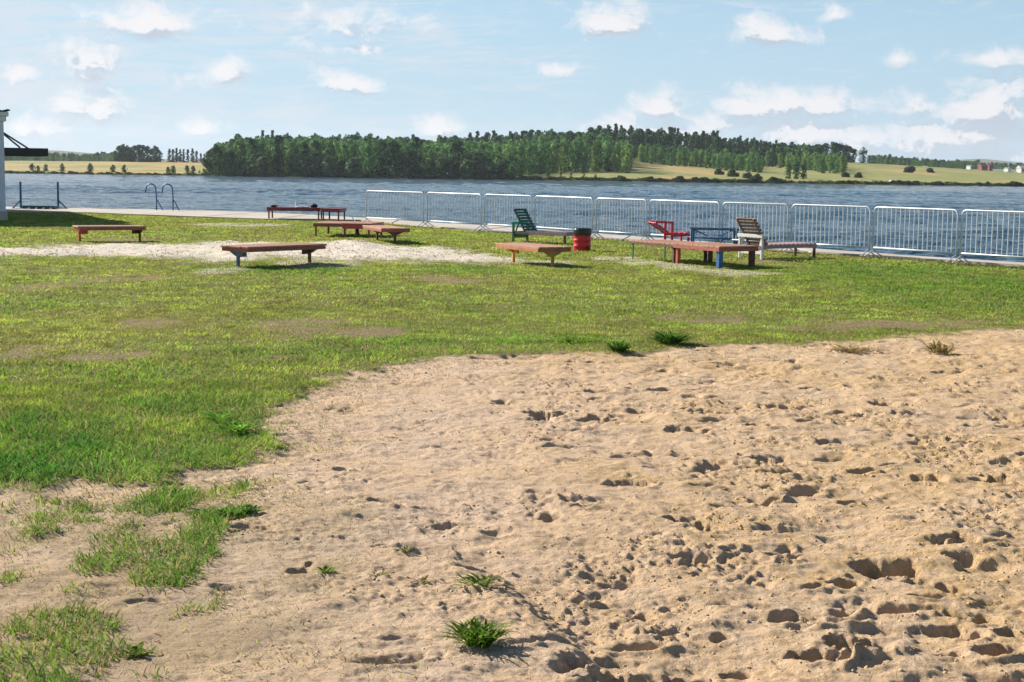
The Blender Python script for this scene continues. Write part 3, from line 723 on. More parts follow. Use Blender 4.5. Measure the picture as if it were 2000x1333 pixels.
col = mixc(n, mapr(n, math_n(n, 'ADD', a1.outputs[0], math_n(n, 'MULTIPLY', lf, .12)), .44, .60), gold, grn)
band = mapr(n, sx2.outputs[1], SH + 3, SH + 14, 1.0, 0.0)
col = mixc(n, band, col, (.10, .12, .05))
n.links.new(col, b.inputs['Base Color']); b.inputs['Roughness'].default_value = .95; b.inputs['Specular IOR Level'].default_value = .1
M['fields'] = m
me = np_mesh('terrain', np.stack([fx_, fy_, far_z(fx_, fy_)], 1), FF, M['fields'], smooth=True)
tag(link('terrain', me), kind='structure')
def far_pt(px, py):                            # ground point of the far shore seen at a photo point
    p = hyy(px) - py; e = np.interp(px, EX, EY)
    f = max(0.0, min(1.0, (p + 12) / (e + 12))); y = SH + (DC - SH) * f ** (1 / .8); y = max(y, SH + 3)
    x = (px - 1004) / FPX / 1.005 * y
    return x, y, float(far_z(np.array([x]), np.array([y]))[0])

# ------------------------------------------------------------ trees
GREENS = {'birch': (.14, .27, .085), 'aspen': (.10, .215, .075), 'dark': (.055, .125, .055), 'pine': (.045, .105, .055), 'willow': (.10, .16, .075), 'light': (.20, .31, .09), 'bush': (.05, .085, .035)}
def tree_arrays(kind, seed, nleaf=620):
    rg = np.random.RandomState(seed); col = np.array(GREENS[kind])
    if kind in ('birch', 'aspen', 'light'): H, W, base = 14, 5.4, .0
    elif kind == 'dark': H, W, base = 15, 7.0, .0
    elif kind == 'pine': H, W, base = 16, 5.2, .0
    elif kind == 'willow': H, W, base = 7.5, 7.0, -.04
    else: H, W, base = 3.0, 4.8, -.1
    H *= rg.uniform(.9, 1.1)
    nc = {'pine': 30, 'willow': 20, 'bush': 14}.get(kind, 28)
    t = rg.uniform(0, 1, nc); t[0] = 1; t[1] = .92; t[2:nc // 2] = np.linspace(.04, .85, nc // 2 - 2)
    if kind == 'pine': env = (1 - t) ** .8 * .95 + .06
    elif kind in ('willow', 'bush'): env = np.sqrt(np.clip(1 - (t * 1.0) ** 2, 0.05, 1))
    else: env = np.sqrt(np.clip(1 - (2 * (t ** .85) - .85) ** 2 / 1.35, .03, 1))
    a = rg.uniform(0, 6.28, nc); rad = env * W / 2 * rg.uniform(.35, .85, nc); rad[2:nc // 3] *= .25
    cz = H * (base + (1 - base) * t * .93); cx = np.cos(a) * rad; cy = np.sin(a) * rad
    cr = W * (.23 if kind == 'pine' else .27) * (.55 + .6 * env) * rg.uniform(.75, 1.2, nc)
    ci = rg.randint(0, nc, nleaf); d = rg.normal(0, 1, (nleaf, 3)); d /= np.linalg.norm(d, axis=1)[:, None]
    rr_ = cr[ci] * rg.uniform(.55, 1.12, nleaf)
    c = np.stack([cx[ci], cy[ci], cz[ci]], 1) + d * rr_[:, None] * np.array([1, 1, .85])
    c[:, 2] = np.maximum(c[:, 2], .2)
    nrm_ = d + rg.normal(0, .45, (nleaf, 3)); nrm_ /= np.linalg.norm(nrm_, axis=1)[:, None]
    u = np.cross(nrm_, rg.normal(0, 1, (nleaf, 3))); u /= np.linalg.norm(u, axis=1)[:, None]; v = np.cross(nrm_, u)
    s = (W * .075 + .12) * rg.uniform(.6, 1.35, nleaf)[:, None]
    Q = np.stack([c - u * s, c - v * s * .7, c + u * s, c + v * s * .7], 1).reshape(-1, 3)
    F_ = np.arange(nleaf * 4).reshape(-1, 4)
    ck = rg.uniform(.75, 1.3, nc)
    T_ = np.repeat(col[None] * (ck[ci] * rg.uniform(.75, 1.25, nleaf))[:, None], 4, axis=0)
    # trunk with limbs
    tv = []; tf = []
    def limb(p0, p1, r0, r1, k=5):
        p0, p1 = np.array(p0, float), np.array(p1, float); z = (p1 - p0) / np.linalg.norm(p1 - p0)
        x = np.cross(z, [.3, .8, .2]); x /= np.linalg.norm(x); y = np.cross(z, x); o = len(tv)
        for (p, r_) in ((p0, r0), (p1, r1)):
            for q in range(k): tv.append(p + (x * math.cos(6.283 * q / k) + y * math.sin(6.283 * q / k)) * r_)
        for q in range(k): tf.append((o + q, o + (q + 1) % k, o + k + (q + 1) % k, o + k + q))
    limb((0, 0, -.6), (0, 0, H * .45), .022 * H * .8, .013 * H); limb((0, 0, H * .45), (0, 0, H * .9), .013 * H, .004 * H)
    for q in range(2, 8): limb((0, 0, max(.1, cz[q] * .75)), (cx[q] * .9, cy[q] * .9, cz[q]), .006 * H, .002 * H, 4)
    bark = np.array((.22, .21, .18)) if kind in ('birch', 'light') else np.array((.10, .075, .055))
    return (Q, F_, T_), (np.array(tv), np.array(tf), np.repeat(bark[None], len(tv), 0))
def merge(parts):
    V_, F_, T_ = [], [], []; o = 0
    for (v, f, t) in parts: V_.append(v); F_.append(f + o); T_.append(t); o += len(v)
    return np.concatenate(V_), np.concatenate(F_), np.concatenate(T_)
VAR = {}; VARM = {}
for kd in GREENS:
    VAR[kd] = [merge(tree_arrays(kd, 100 + 7 * i + len(kd) * 31)) for i in range(4)]
    VARM[kd] = [np_mesh(kd + '_tree', *[v[0], v[1]], M['leaf'], tint=v[2]) for v in VAR[kd]]
NAME = {'birch': 'birch_tree', 'aspen': 'aspen_tree', 'dark': 'broadleaf_tree', 'pine': 'pine_tree', 'willow': 'willow_bush', 'light': 'birch_tree', 'bush': 'shrub'}
trg = random.Random(3)
def tree(px, py, kd, sc, label, group=None, cat='tree', pos=None, sxy=1.0):
    x, y, z = pos or far_pt(px, py)
    o = link(NAME[kd], VARM[kd][trg.randrange(4)])
    o.location = (x, y, z); o.rotation_euler = (0, 0, trg.uniform(0, 6.28)); s = sc * trg.uniform(.93, 1.07); o.scale = (s * sxy, s * sxy, s)
    return tag(o, label, cat, group)
def tree_parts(px, py, kd, sc, label, seed, cat='tree', sxy=1.0):
    x, y, z = far_pt(px, py)
    cr, tr = tree_arrays(kd, seed, 420)
    e = empty(NAME[kd], (x, y, z), trg.uniform(0, 6.28), label, cat); e.scale = (sc * sxy, sc * sxy, sc)
    link('crown', np_mesh('crown', cr[0], cr[1], M['leaf'], tint=cr[2]), e)
    link('trunk', np_mesh('trunk', tr[0], tr[1], M['leaf'], tint=tr[2]), e)
MASS = []
def mass(px, py, kd, sc):
    x, y, z = far_pt(px, py) if not isinstance(py, tuple) else py
    v, f, t = VAR[kd][trg.randrange(4)]; a = trg.uniform(0, 6.28); c_, s_ = math.cos(a), math.sin(a)
    s = sc * trg.uniform(.88, 1.12); vv = v * s
    vv = np.stack([vv[:, 0] * c_ - vv[:, 1] * s_ + x, vv[:, 0] * s_ + vv[:, 1] * c_ + y, vv[:, 2] + z], 1)
    MASS.append((vv, f, t * trg.uniform(.8, 1.2)))
# main wood: outline of its ground, right edge runs up the hill
def in_wood(px, y):
    t = (y - SH) / (DC - SH)
    if px < 400 + 40 * t: return False
    edge = 1245 - 40 * t if t < .72 else 1600
    if px > edge: return False
    if 1015 < px < 1250 and y < SH + 75 * math.sin(math.pi * min(1, max(0, (px - 1000) / 300))) ** .5 + 12: return False
    return True
rows = []
y = SH + 9
while y < DC + 40:
    rows.append(y); y += 9 + (y - SH) * .055
nind = 0
for ri, y in enumerate(rows):
    stp = 4.6 * (1 + .0 * ri); x = -.26 * y
    while x < .25 * y:
        x += stp * trg.uniform(.75, 1.3); yy = y + trg.uniform(-4, 4); px = float(px_of(x, yy))
        if not in_wood(px, yy): continue
        t = (yy - SH) / (DC - SH)
        e = trg.random()
        if t < .06: kd = 'willow' if e < .55 else ('dark' if e < .75 else 'aspen')
        elif t < .5: kd = 'birch' if e < .45 else ('light' if e < .65 else 'aspen')
        elif px > 1180: kd = 'pine' if e < .6 else 'dark'
        else: kd = 'aspen' if e < .35 else ('dark' if e < .6 else ('pine' if e < .72 else 'birch'))
        sc = .92 if t < .5 else 1.0
        if px < 470: sc *= .78 + .22 * (px - 400) / 70
        if kd == 'willow': sc = trg.uniform(.85, 1.25)
        if t > .85 and px < 900: sc *= .92
        if px > 1380: sc *= 1 - .3 * min(1, (px - 1380) / 170)
        P_ = (x, yy, float(far_z(np.array([x]), np.array([yy]))[0]))
        if (ri < 4 or (px > 1150 and t < .7 and px > 1210 - 40 * t)) and nind < 230:
            nind += 1
            if kd == 'willow': tree(0, 0, kd, sc, 'round grey green bush along the waterside foot of the big wood', 'waterside bushes at the foot of the wood', 'bush', P_)
            elif ri < 4: tree(0, 0, kd, sc, 'green tree in the front rows of the big wood on the far shore', 'trees in the front rows of the wood', 'tree', P_)
            else: tree(0, 0, kd, sc, 'green tree on the right flank of the big wood, beside the field', 'trees on the right flank of the wood', 'tree', P_)
        else: mass(0, P_, kd, sc)
# lighter deciduous bands on the slope to the right
for k in range(130):
    u = k / 129; px = 1250 + 235 * u + trg.uniform(-4, 4); py = 319 + 19 * u + trg.uniform(-9, 1)
    if k % 2: mass(px, py - 2, trg.choice(['birch', 'aspen', 'light']), trg.uniform(.5, .68)); continue
    tree(px, py, trg.choice(['birch', 'aspen', 'light', 'aspen']), trg.uniform(.45, .62), 'small light green tree in the left hand belt across the sloping field', 'trees of the left belt on the slope')
for k in range(120):
    u = (k / 119); px = 1490 + 155 * u + trg.uniform(-5, 5); py = 325 + 18 * u + trg.uniform(-11, 1)
    if k % 2: mass(px, py - 3, trg.choice(['birch', 'aspen', 'light']), trg.uniform(.5, .7)); continue
    tree(px, py, trg.choice(['birch', 'light', 'light', 'aspen']), trg.uniform(.45, .62), 'small light green tree in the right hand belt across the sloping field', 'trees of the right belt on the slope')
for k in range(330): 
    u = trg.random(); px = 1380 + 195 * u; py = 318 + 3 * u + trg.uniform(-3, 4)
    mass(px, py, trg.choice(['birch', 'aspen', 'dark', 'light']), trg.uniform(.55, .75))
me = merge(MASS); wood = link('wood', np_mesh('wood', me[0], me[1], M['leaf'], tint=me[2]))
tag(wood, 'dense mixed wood covering the hill behind its front trees on the far shore', 'wood', kind='stuff')
tree(1302, 322, 'dark', .62, 'large round dark tree at the upper end of the sloping field', sxy=1.9)
for px, sc in ((1570, .55), (1583, .66), (1597, .72), (1610, .78), (1624, .82), (1638, .8), (1648, .78), (1655, .72), (1664, .62), (1576, .62), (1590, .7), (1604, .76), (1630, .8)):
    tree(px, 316, 'dark', sc * .9, 'dark tree in the close clump on the hill crest right of the wood', 'dark clump on the hill crest', sxy=1.25)
tree_parts(1683, 317, 'dark', .60, 'single dark tree standing at the right end of the crest clump', 61, sxy=1.5)
for i, (px, sc) in enumerate(((1540, .36), (1555, .46), (1568, .40))):
    tree(px, 350, 'dark', sc, 'one of three low round trees alone in the field below the right belt', 'three trees alone in the field', sxy=1.3)
# left side: clump and pines behind the stubble field
for px, sc in ((226, .5), (233, .62), (241, .68), (249, .66), (257, .62), (265, .66), (273, .68), (281, .64), (289, .68), (297, .66), (305, .62), (313, .52)):
    tree(px, 316.5, 'dark', sc * .95, 'dark rounded tree in the long clump behind the stubble field', 'dark clump behind the stubble field', sxy=1.3)
for px, sc in ((332, .6), (339, .66), (346, .68), (353, .66), (360, .6), (368, .64), (377, .68), (385, .64), (393, .5), (400, .42)):
    tree(px, 315, 'pine', sc * .82, 'spiky pine in the row between the dark clump and the big wood', 'pines beside the stubble field', sxy=1.35)
SHORE = [(63, 334.5, .85, 'leftmost shrub of the shore clump under the black awning'), (75, 336, .7, 'low middle shrub of the shore clump under the black awning'), (90, 335.5, .8, 'rightmost shrub of the shore clump under the black awning'),
         (122, 335, .85, 'lone round shrub on the far shore just right of the awning end'), (177, 336, 1.0, 'tall narrow shrub alone on the far shore below the stubble field'),
         (222, 337, .9, 'left shrub of the spaced pair on the far shore under the dark clump'), (244, 337.5, .9, 'right shrub of the spaced pair on the far shore under the dark clump'),
         (328, 339, .75, 'left low shrub of four near the big wood on the far shore'), (339, 339, .85, 'second low shrub of four near the big wood on the far shore'), (366, 340, .9, 'third shrub of four near the big wood on the far shore'), (378, 340, .85, 'fourth shrub of four, closest to the big wood on the far shore')]
for i, (px, py, sc, lb) in enumerate(SHORE): tree_parts(px, py, 'willow', sc * .46, lb, 300 + i, 'shrub', .85)
for i, (px, sc, sw, lb) in enumerate(((1071, .42, .75, 'tallest narrow tree in the small meadow below the big wood'), (1095, .34, .7, 'second narrow tree in the small meadow below the big wood'), (1115, .22, 1.0, 'low bushy tree in the middle of the small meadow'), (1139, .26, .9, 'short round tree right of the middle in the small meadow'), (1163, .20, 1.3, 'low dark bush at the right end of the small meadow'))):
    tree_parts(px, 354.5 + .012 * (px - 1071), 'dark', sc * .85, lb, 330 + i, sxy=sw)
for i in range(46):
    px = 1215 + i * 17.5 + trg.uniform(-6, 6)
    if trg.random() < .6: continue
    tree(px, hyy(px) + 11.0, 'bush', trg.uniform(.3, .6), 'low dark shrub on the waterline below the sloping fields', 'shrubs along the right waterline', 'shrub', sxy=trg.uniform(1.2, 2.6))
for i in range(26):
    px = 10 + i * 15.5 + trg.uniform(-6, 6)
    tree(px, hyy(px) + 11.0, 'bush', trg.uniform(.18, .3), 'tiny dark shrub on the waterline below the stubble field', 'shrubs along the left waterline', 'shrub', sxy=2.2)
for i, (px, py, sc, lb) in enumerate(((1403, 342, .7, 'dark shrub in the field directly below the left belt'), (1430, 346, .8, 'dark shrub in the field right of the one under the left belt'), (1460, 349, .7, 'reddish dark shrub in the field, left of a lower one'), (1478, 352, .7, 'low dark shrub in the field near the shore below the right belt'), (1480, 336, .6, 'low shrub at the tip of the left belt'), (1650, 346, .6, 'low shrub at the tip of the right belt'), (1675, 347, .7, 'flat shrub in the open field right of the right belt'), (1775, 337, 1.0, 'wide dark shrub on the open slope left of the houses'), (1815, 337, .7, 'small dark shrub on the open slope below the white cottage'))):
    tree(px, py, 'bush', sc, lb, cat='shrub', sxy=1.3)
MASS2 = []
for k in range(520):
    px = -40 + 2140 * (k + trg.random()) / 520
    if 400 < px < 1020 and k % 2: continue
    yy = SH + trg.uniform(2, 6); x = (px - 1004) / FPX / 1.005 * yy; z = float(far_z(np.array([x]), np.array([yy]))[0])
    q = trg.choice([60, 90, 120]); i0 = trg.randrange(400) * 4; v, f, t = VAR['bush'][trg.randrange(4)]; v = v[i0:i0 + q * 4]; t = t[i0:i0 + q * 4]; f = np.arange(q * 4).reshape(-1, 4)
    s = trg.uniform(.25, .55) * (.6 if px < 400 else 1); MASS2.append((v * np.array([s * 2.2, s, s * .8]) + np.array([x, yy, z - .1]), f, t * trg.uniform(.7, 1.3) * np.array([1.1, 1, .9])))
me = merge(MASS2); tag(link('bank_scrub', np_mesh('bank_scrub', me[0], me[1], M['leaf'], tint=me[2])), 'ragged dark strip of reeds and scrub along the far waterline', 'scrub', kind='stuff')
# distant wood belts
def belt(name, px0, px1, y, ptop, ph, kd, label, n_, base=None):
    parts = []
    for k in range(n_):
        px = px0 + (px1 - px0) * (k + trg.random()) / n_; yy = y * trg.uniform(.94, 1.06)
        p = np.interp((px - px0) / (px1 - px0), np.linspace(0, 1, len(ptop)), ptop)
        x = (px - 1004) / FPX * yy; sc = ph * yy / FPX / 14.5
        z = CAM_H + yy * (hyy(px) - p - ph) / FPX * 1.0
        v, f, t = VAR[kd if isinstance(kd, str) else trg.choice(kd)][trg.randrange(4)]; a = trg.uniform(0, 6.28); c_, s_ = math.cos(a), math.sin(a); s = sc * trg.uniform(.85, 1.2)
        vv = np.stack([(v[:, 0] * c_ - v[:, 1] * s_) * s * 1.3 + x, (v[:, 0] * s_ + v[:, 1] * c_) * s + yy, v[:, 2] * s + z], 1)
        parts.append((vv, f, t))
    me = merge(parts); o = link(name, np_mesh(name, me[0], me[1], M['leaf'], tint=me[2])); tag(o, label, 'wood', kind='stuff')
belt('distant_wood', -60, 260, 1250, [300, 298, 303, 300], 16, ['dark', 'aspen', 'birch'], 'long low wood on the skyline behind the stubble field at the left', 190)
belt('distant_wood', 1690, 1905, 1300, [304, 309, 316, 316], 15, ['dark', 'aspen', 'birch'], 'wood belt on the skyline running right from the crest clump', 170)
belt('distant_wood', 1880, 2100, 1500, [318, 321, 322], 11, ['dark', 'aspen'], 'thin wood belt behind the houses at the right edge', 80)
belt('hedge', 1905, 2080, 1050, [334, 338, 341], 5, ['dark', 'bush'], 'low hedge line on the slope below the red house', 60)
# blue hills behind
def hills(name, pts, y, dep):
    V_ = []; F_ = []
    for i, (px, py) in enumerate(pts):
        x = (px - 1004) / FPX * y; z = CAM_H + y * (hyy(px) - py) / FPX
        V_ += [(x, y - dep, -1), (x, y, z), (x, y + dep, -1)]
    for i in range(len(pts) - 1): F_ += [(i * 3, i * 3 + 3, i * 3 + 4, i * 3 + 1), (i * 3 + 1, i * 3 + 4, i * 3 + 5, i * 3 + 2)]
    tag(link(name, np_mesh(name, V_, F_, M['hillm'], smooth=True)), kind='structure')
m, n, b = new_mat('far_wooded_hill'); t = N(n, 'ShaderNodeTexCoord'); a1 = noise(n, t.outputs['Object'], .01, 5, .6)
n.links.new(mixc(n, mapr(n, a1.outputs[0], .4, .6), (.05, .085, .05), (.09, .11, .06)), b.inputs['Base Color']); b.inputs['Roughness'].default_value = 1
M['hillm'] = m
hills('hills', [(1740, 330), (1800, 321), (1840, 315), (1880, 312), (1910, 311), (1950, 315), (2000, 320), (2060, 324), (2150, 333)], 4300, 700)
hills('hills', [(-200, 305), (-60, 296), (60, 294), (120, 295), (180, 300), (260, 305), (330, 312), (420, 320)], 2300, 300)

# ------------------------------------------------------------ far houses
def house(px, py, wpx, hpx, roofpx, wallc, roofc, label, y=1100, nwin=2, name='house'):
    x = (px - 1004) / FPX * y; z = CAM_H + y * (hyy(px) - py) / FPX; s = y / FPX * .85
    W_, Hh, Rh = wpx * s, hpx * s, roofpx * s; D_ = max(W_ * .7, 6)
    e = empty(name, (x, y, z), .25, label, 'house')
    b = MB(); b.box((0, 0, Hh / 2 - 3), (W_, D_, Hh + 6)); b.build('wall', wallc, e)
    b = MB(); o_ = .4
    b.add([(-W_ / 2 - o_, -D_ / 2 - o_, Hh), (W_ / 2 + o_, -D_ / 2 - o_, Hh), (W_ / 2 + o_, D_ / 2 + o_, Hh), (-W_ / 2 - o_, D_ / 2 + o_, Hh), (-W_ / 2 - o_, 0, Hh + Rh), (W_ / 2 + o_, 0, Hh + Rh)],
          [(0, 1, 5, 4), (2, 3, 4, 5), (0, 4, 3), (1, 2, 5), (0, 3, 2, 1)]); b.build('roof', roofc, e)
    for i in range(nwin):
        wx_ = -W_ / 2 + W_ * (i + .5) / nwin
        b = MB(); b.box((wx_, -D_ / 2 - .03, Hh * .5), (W_ * .3 / nwin * 1.5, .1, Hh * .4)); b.build('window', M['glass'], e)
M['glass'] = paint('dark_window_glass', (.03, .04, .05), (.05, .06, .07), .15, 2, 0)
M['hred'] = paint('dull_red_brick', (.20, .06, .06), (.16, .05, .05), .8, .5); M['hredroof'] = paint('red_roof_sheet', (.19, .05, .055), (.15, .04, .05), .6, .5)
M['hwhite'] = paint('pale_house_wall', (.5, .5, .48), (.42, .42, .4), .8, .5); M['hgrey'] = paint('grey_roof_sheet', (.32, .33, .35), (.25, .26, .28), .6, .5)
house(1912, 331, 15, 7, 5, M['hred'], M['hredroof'], 'red house with a steep roof on the skyline near the right edge', 1150, 2)
house(1924, 330, 9, 9, 3, M['hred'], M['hredroof'], 'narrow taller red house joined beside the steep roofed one', 1180, 1)
house(1836, 333, 6, 4, 2, M['hwhite'], M['hgrey'], 'small white cottage in front of the skyline trees', 1100, 1)
house(1886, 331, 5, 7, 2, M['hwhite'], M['hgrey'], 'slim pale house between the white cottage and the red houses', 1150, 1)
house(1992, 337, 26, 9, 6, M['hwhite'], M['hwhite'], 'long white hall with dark openings at the right edge', 1050, 3, 'hall')
house(1800, 329, 5, 3, 2, M['hgrey'], M['hgrey'], 'tiny grey shed among the skyline trees left of the white cottage', 1150, 1, 'shed')
house(1960, 332, 7, 3, 2, M['hwhite'], M['hgrey'], 'low pale house between the red houses and the white hall', 1150, 1)
# little white cars parked down on the far shore
def far_car(px, py, col, label):
    x, y, z = far_pt(px, py); e = empty('parked_car', (x, y, z), trg.uniform(-.3, .3), label, 'car')
    b = MB(); L_ = 4.4
    prof = [(-2.2, .35), (-2.2, .95), (-1.5, 1.05), (-.9, 1.5), (.7, 1.5), (1.3, 1.05), (2.2, .9), (2.2, .35)]
    vs = [(p, -.85, q) for p, q in prof] + [(p, .85, q) for p, q in prof]; n8 = len(prof)
    b.add(vs, [tuple(range(n8)), tuple(range(n8, 2 * n8))[::-1]] + [(i, (i + 1) % n8, n8 + (i + 1) % n8, n8 + i) for i in range(n8)]); b.build('body', col, e)
    for wx_ in (-1.4, 1.4):
        for wy_ in (-.85, .85):
            b = MB(); b.tube([(wx_, wy_ - .1, .33), (wx_, wy_ + .1, .33)], .33, 12); b.build('wheel', M['black'], e)
    b = MB(); b.box((-.1, -.86, 1.25), (1.7, .04, .35)); b.build('window', M['glass'], e)
far_car(1743, 360, M['hwhite'], 'small white car on the far shore, left of two'); far_car(1753, 359.5, M['hwhite'], 'small white car on the far shore, right of two')

# ------------------------------------------------------------ building at the left
def bathhouse():
    c0 = gp(12, 431); ux = Vector((-.91, -.42, 0)).normalized(); uy = Vector((-.42, .91, 0)).normalized()   # along front, along side
    e = empty('pavilion', (c0.x, c0.y, 0), math.atan2(ux.y, ux.x), 'white walled pavilion with dark corrugated roof cut by the left edge', 'building')
    # local x runs along the front wall away from the corner; local y = -uy
    sgn = -1 if Matrix.Rotation(math.atan2(ux.y, ux.x), 3, 'Z') @ Vector((0, 1, 0)) @ uy < 0 else 1
    Hw = 3.45; Lw = 10; Dw = 15
    b = MB(); b.box((Lw / 2, sgn * Dw / 2, Hw / 2), (Lw, Dw, Hw)); w_ = b.build('wall', M['wall'], e)
    b = MB(); b.box((Lw / 2, sgn * Dw / 2, .15), (Lw + .1, Dw + .1, .3)); b.build('plinth', M['concrete'], e)
    b = MB(); b.box((Lw / 2, sgn * Dw / 2, Hw - .12), (Lw + .16, Dw + .16, .16)); b.box((Lw / 2, sgn * Dw / 2, Hw + .03), (Lw + .30, Dw + .30, .14)); b.build('cornice', M['white'], e)
    b = MB(); vs = []; fs = []; k = 0; n_ = 120
    for i in range(n_ + 1):
        x = -.2 + (Lw + .4) * i / n_; z = Hw + .14 + .025 * math.sin(i * 1.57)
        vs += [(x, -sgn * .2, z), (x, sgn * (Dw + .2), z), (x, -sgn * .2, z + .03), (x, sgn * (Dw + .2), z + .03)]
    for i in range(n_):
        o_ = i * 4; fs += [(o_, o_ + 1, o_ + 5, o_ + 4), (o_ + 2, o_ + 3, o_ + 7, o_ + 6), (o_, o_ + 4, o_ + 6, o_ + 2), (o_ + 1, o_ + 3, o_ + 7, o_ + 5)]
    b.add(vs, fs); b.build('roof', M['roofm'], e)
    # black awning on the side wall, held by rods
    b = MB(); b.box((-.78, sgn * 2.2, 2.27), (1.5, 2.2, .27)); aw = b.build('awning', M['awning'], e)
    for yy in (1.35, 3.0):
        b = MB(); b.tube([(-.02, sgn * yy, 2.95 + (.16 if yy > 2 else 0)), (-1.1 if yy > 2 else -.65, sgn * yy, 2.41)], .03, 8); b.build('awning_rod', M['roofm'], aw)
    b = MB(); b.box((-.06, sgn * 1.6, 3.08), (.12, .3, .05)); b.build('bracket', M['roofm'], e)
bathhouse()

# ------------------------------------------------------------ bathing gear at the water
def ladder():
    p = gp(322, 411.2, .035); e = empty('bathing_ladder', (p.x, p.y, .035), R(8), 'blue bathing ladder with two curved handrails at the edge of the concrete', 'ladder')
    for sx_ in (-.34, .34):
        b = MB(); pts = [(sx_, 0, 0), (sx_, 0, .62), (sx_ - .02, .04, .82)]
        for k in range(9):
            a = math.pi * k / 8 * .98; pts.append((sx_ - .24 + .22 * math.cos(a), .04 + .3 * (k / 8), .86 + .24 * math.sin(a)))
        pts.append((sx_ - .48, .36, .72))
        b.tube(pts, .028, 8); b.build('handrail', M['post_blue'], e, True)
        b = MB(); b.tube([(sx_, 0, .48), (sx_ + .26, 0, .0)], .022, 8); b.build('brace', M['post_blue'], e)
ladder()
def stand(px, py, dirn, m_, label):
    p = gp(px, py, .035); e = empty('entry_post', (p.x, p.y, .035), 0, label, 'post')
    b = MB(); b.box((0, 0, .56), (.075, .075, 1.12)); b.build('post', m_, e)
    b = MB(); b.beam((0, 0, .36), (dirn * .33, 0, .02), .05, .05); b.build('brace', m_, e)
    b = MB(); b.box((dirn * .16, 0, .012), (.46, .1, .024)); b.build('foot_plate', m_, e)
M['tealpost'] = paint('dark_teal_paint', (.02, .12, .13), (.02, .08, .09), .4, 7)
stand(41, 407.5, -1, M['post_blue'], 'blue steel post with a brace on its left, at the water beside the pavilion')
stand(114, 407.5, 1, M['tealpost'], 'dark teal steel post with a brace on its right, at the water beside the shadow')
def mat_():
    a = gp(44, 407, .06); b_ = gp(112, 407, .06); b = MB(); c = (a + b_) / 2
    b.box((0, 0, .09), ((b_ - a).length, .7, .08)); 
    e = empty('step_platform', (c.x, c.y, .04), 0, 'low dark blue step platform lying between the two steel posts', 'platform'); b.build('deck', M['tealpost'], e)
    b = MB()
    for k in range(5): b.box((-(b_ - a).length / 2 + .1 + k * ((b_ - a).length - .2) / 4, 0, .025), (.06, .66, .05))
    b.build('bearer', M['rust'], e)
mat_()

# ------------------------------------------------------------ barriers
def barrier_between(P0, P1, label, grp_):
    v = P1 - P0; L_ = v.length; mid = (P0 + P1) / 2
    e = empty('crowd_barrier', (mid.x, mid.y, .035), math.atan2(v.y, v.x) + trg.uniform(-.012, .012), label, 'barrier', grp_)
    Lh = L_ / 2 - .03; r = .019; z0, z1 = .20, 1.09; cr = .11
    b = MB(); pts = [(-Lh, 0, z0 - .06)]
    pts += [(-Lh, 0, z1 - cr)] + [(-Lh + cr - cr * math.cos(a), 0, z1 - cr + cr * math.sin(a)) for a in (.4, .8, 1.2, 1.57)]
    pts += [(Lh - cr + cr * math.sin(a), 0, z1 - cr + cr * math.cos(a)) for a in (0, .4, .8, 1.2)] + [(Lh, 0, z1 - cr), (Lh, 0, z0 - .06)]
    b.tube(pts, r, 8); b.tube([(-Lh, 0, z0), (Lh, 0, z0)], r * .95, 8); b.build('frame', M['galv'], e, True)
    nb = 17
    for k in range(nb):
        x = -Lh + 2 * Lh * (k + 1) / (nb + 1); b = MB(); b.tube([(x, 0, z0), (x, 0, z1)], .013, 6, False); b.build('bar', M['galv'], e, True)
    for s_ in (-1, 1):
        b = MB(); b.tube([(s_ * (Lh - .02), -.26, .015), (s_ * (Lh - .02), -.2, .03), (s_ * (Lh - .02), 0, .15), (s_ * (Lh - .02), .2, .03), (s_ * (Lh - .02), .26, .015)], .014, 6); b.build('foot', M['galv'], e, True)
FX = [712, 831, 943, 1041, 1160, 1265, 1406, 1541, 1700, 1871, 2068]
FY = [437, 443.5, 451, 457, 466, 473, 483.5, 491, 501, 513.5, 527]
LB = ['leftmost steel barrier of the row at the water, behind the low red benches', 'second steel barrier from the left end, standing over open lawn', 'third steel barrier from the left, ending just before the green lounger back', 'steel barrier behind the green lounger and left of the red drum', 'steel barrier directly behind and right of the red drum', 'steel barrier behind the pinkish red lounger', 'steel barrier behind the blue bench and white lounger back', 'steel barrier directly right of the white lounger back, above its foot end', 'second full steel barrier from the right edge', 'steel barrier cut by the right edge of the picture']
for i in range(10):
    barrier_between(gp(FX[i] + 2, FY[i], .035), gp(FX[i + 1] - 2, FY[i + 1], .035), LB[i], 'steel crowd barriers along the water')

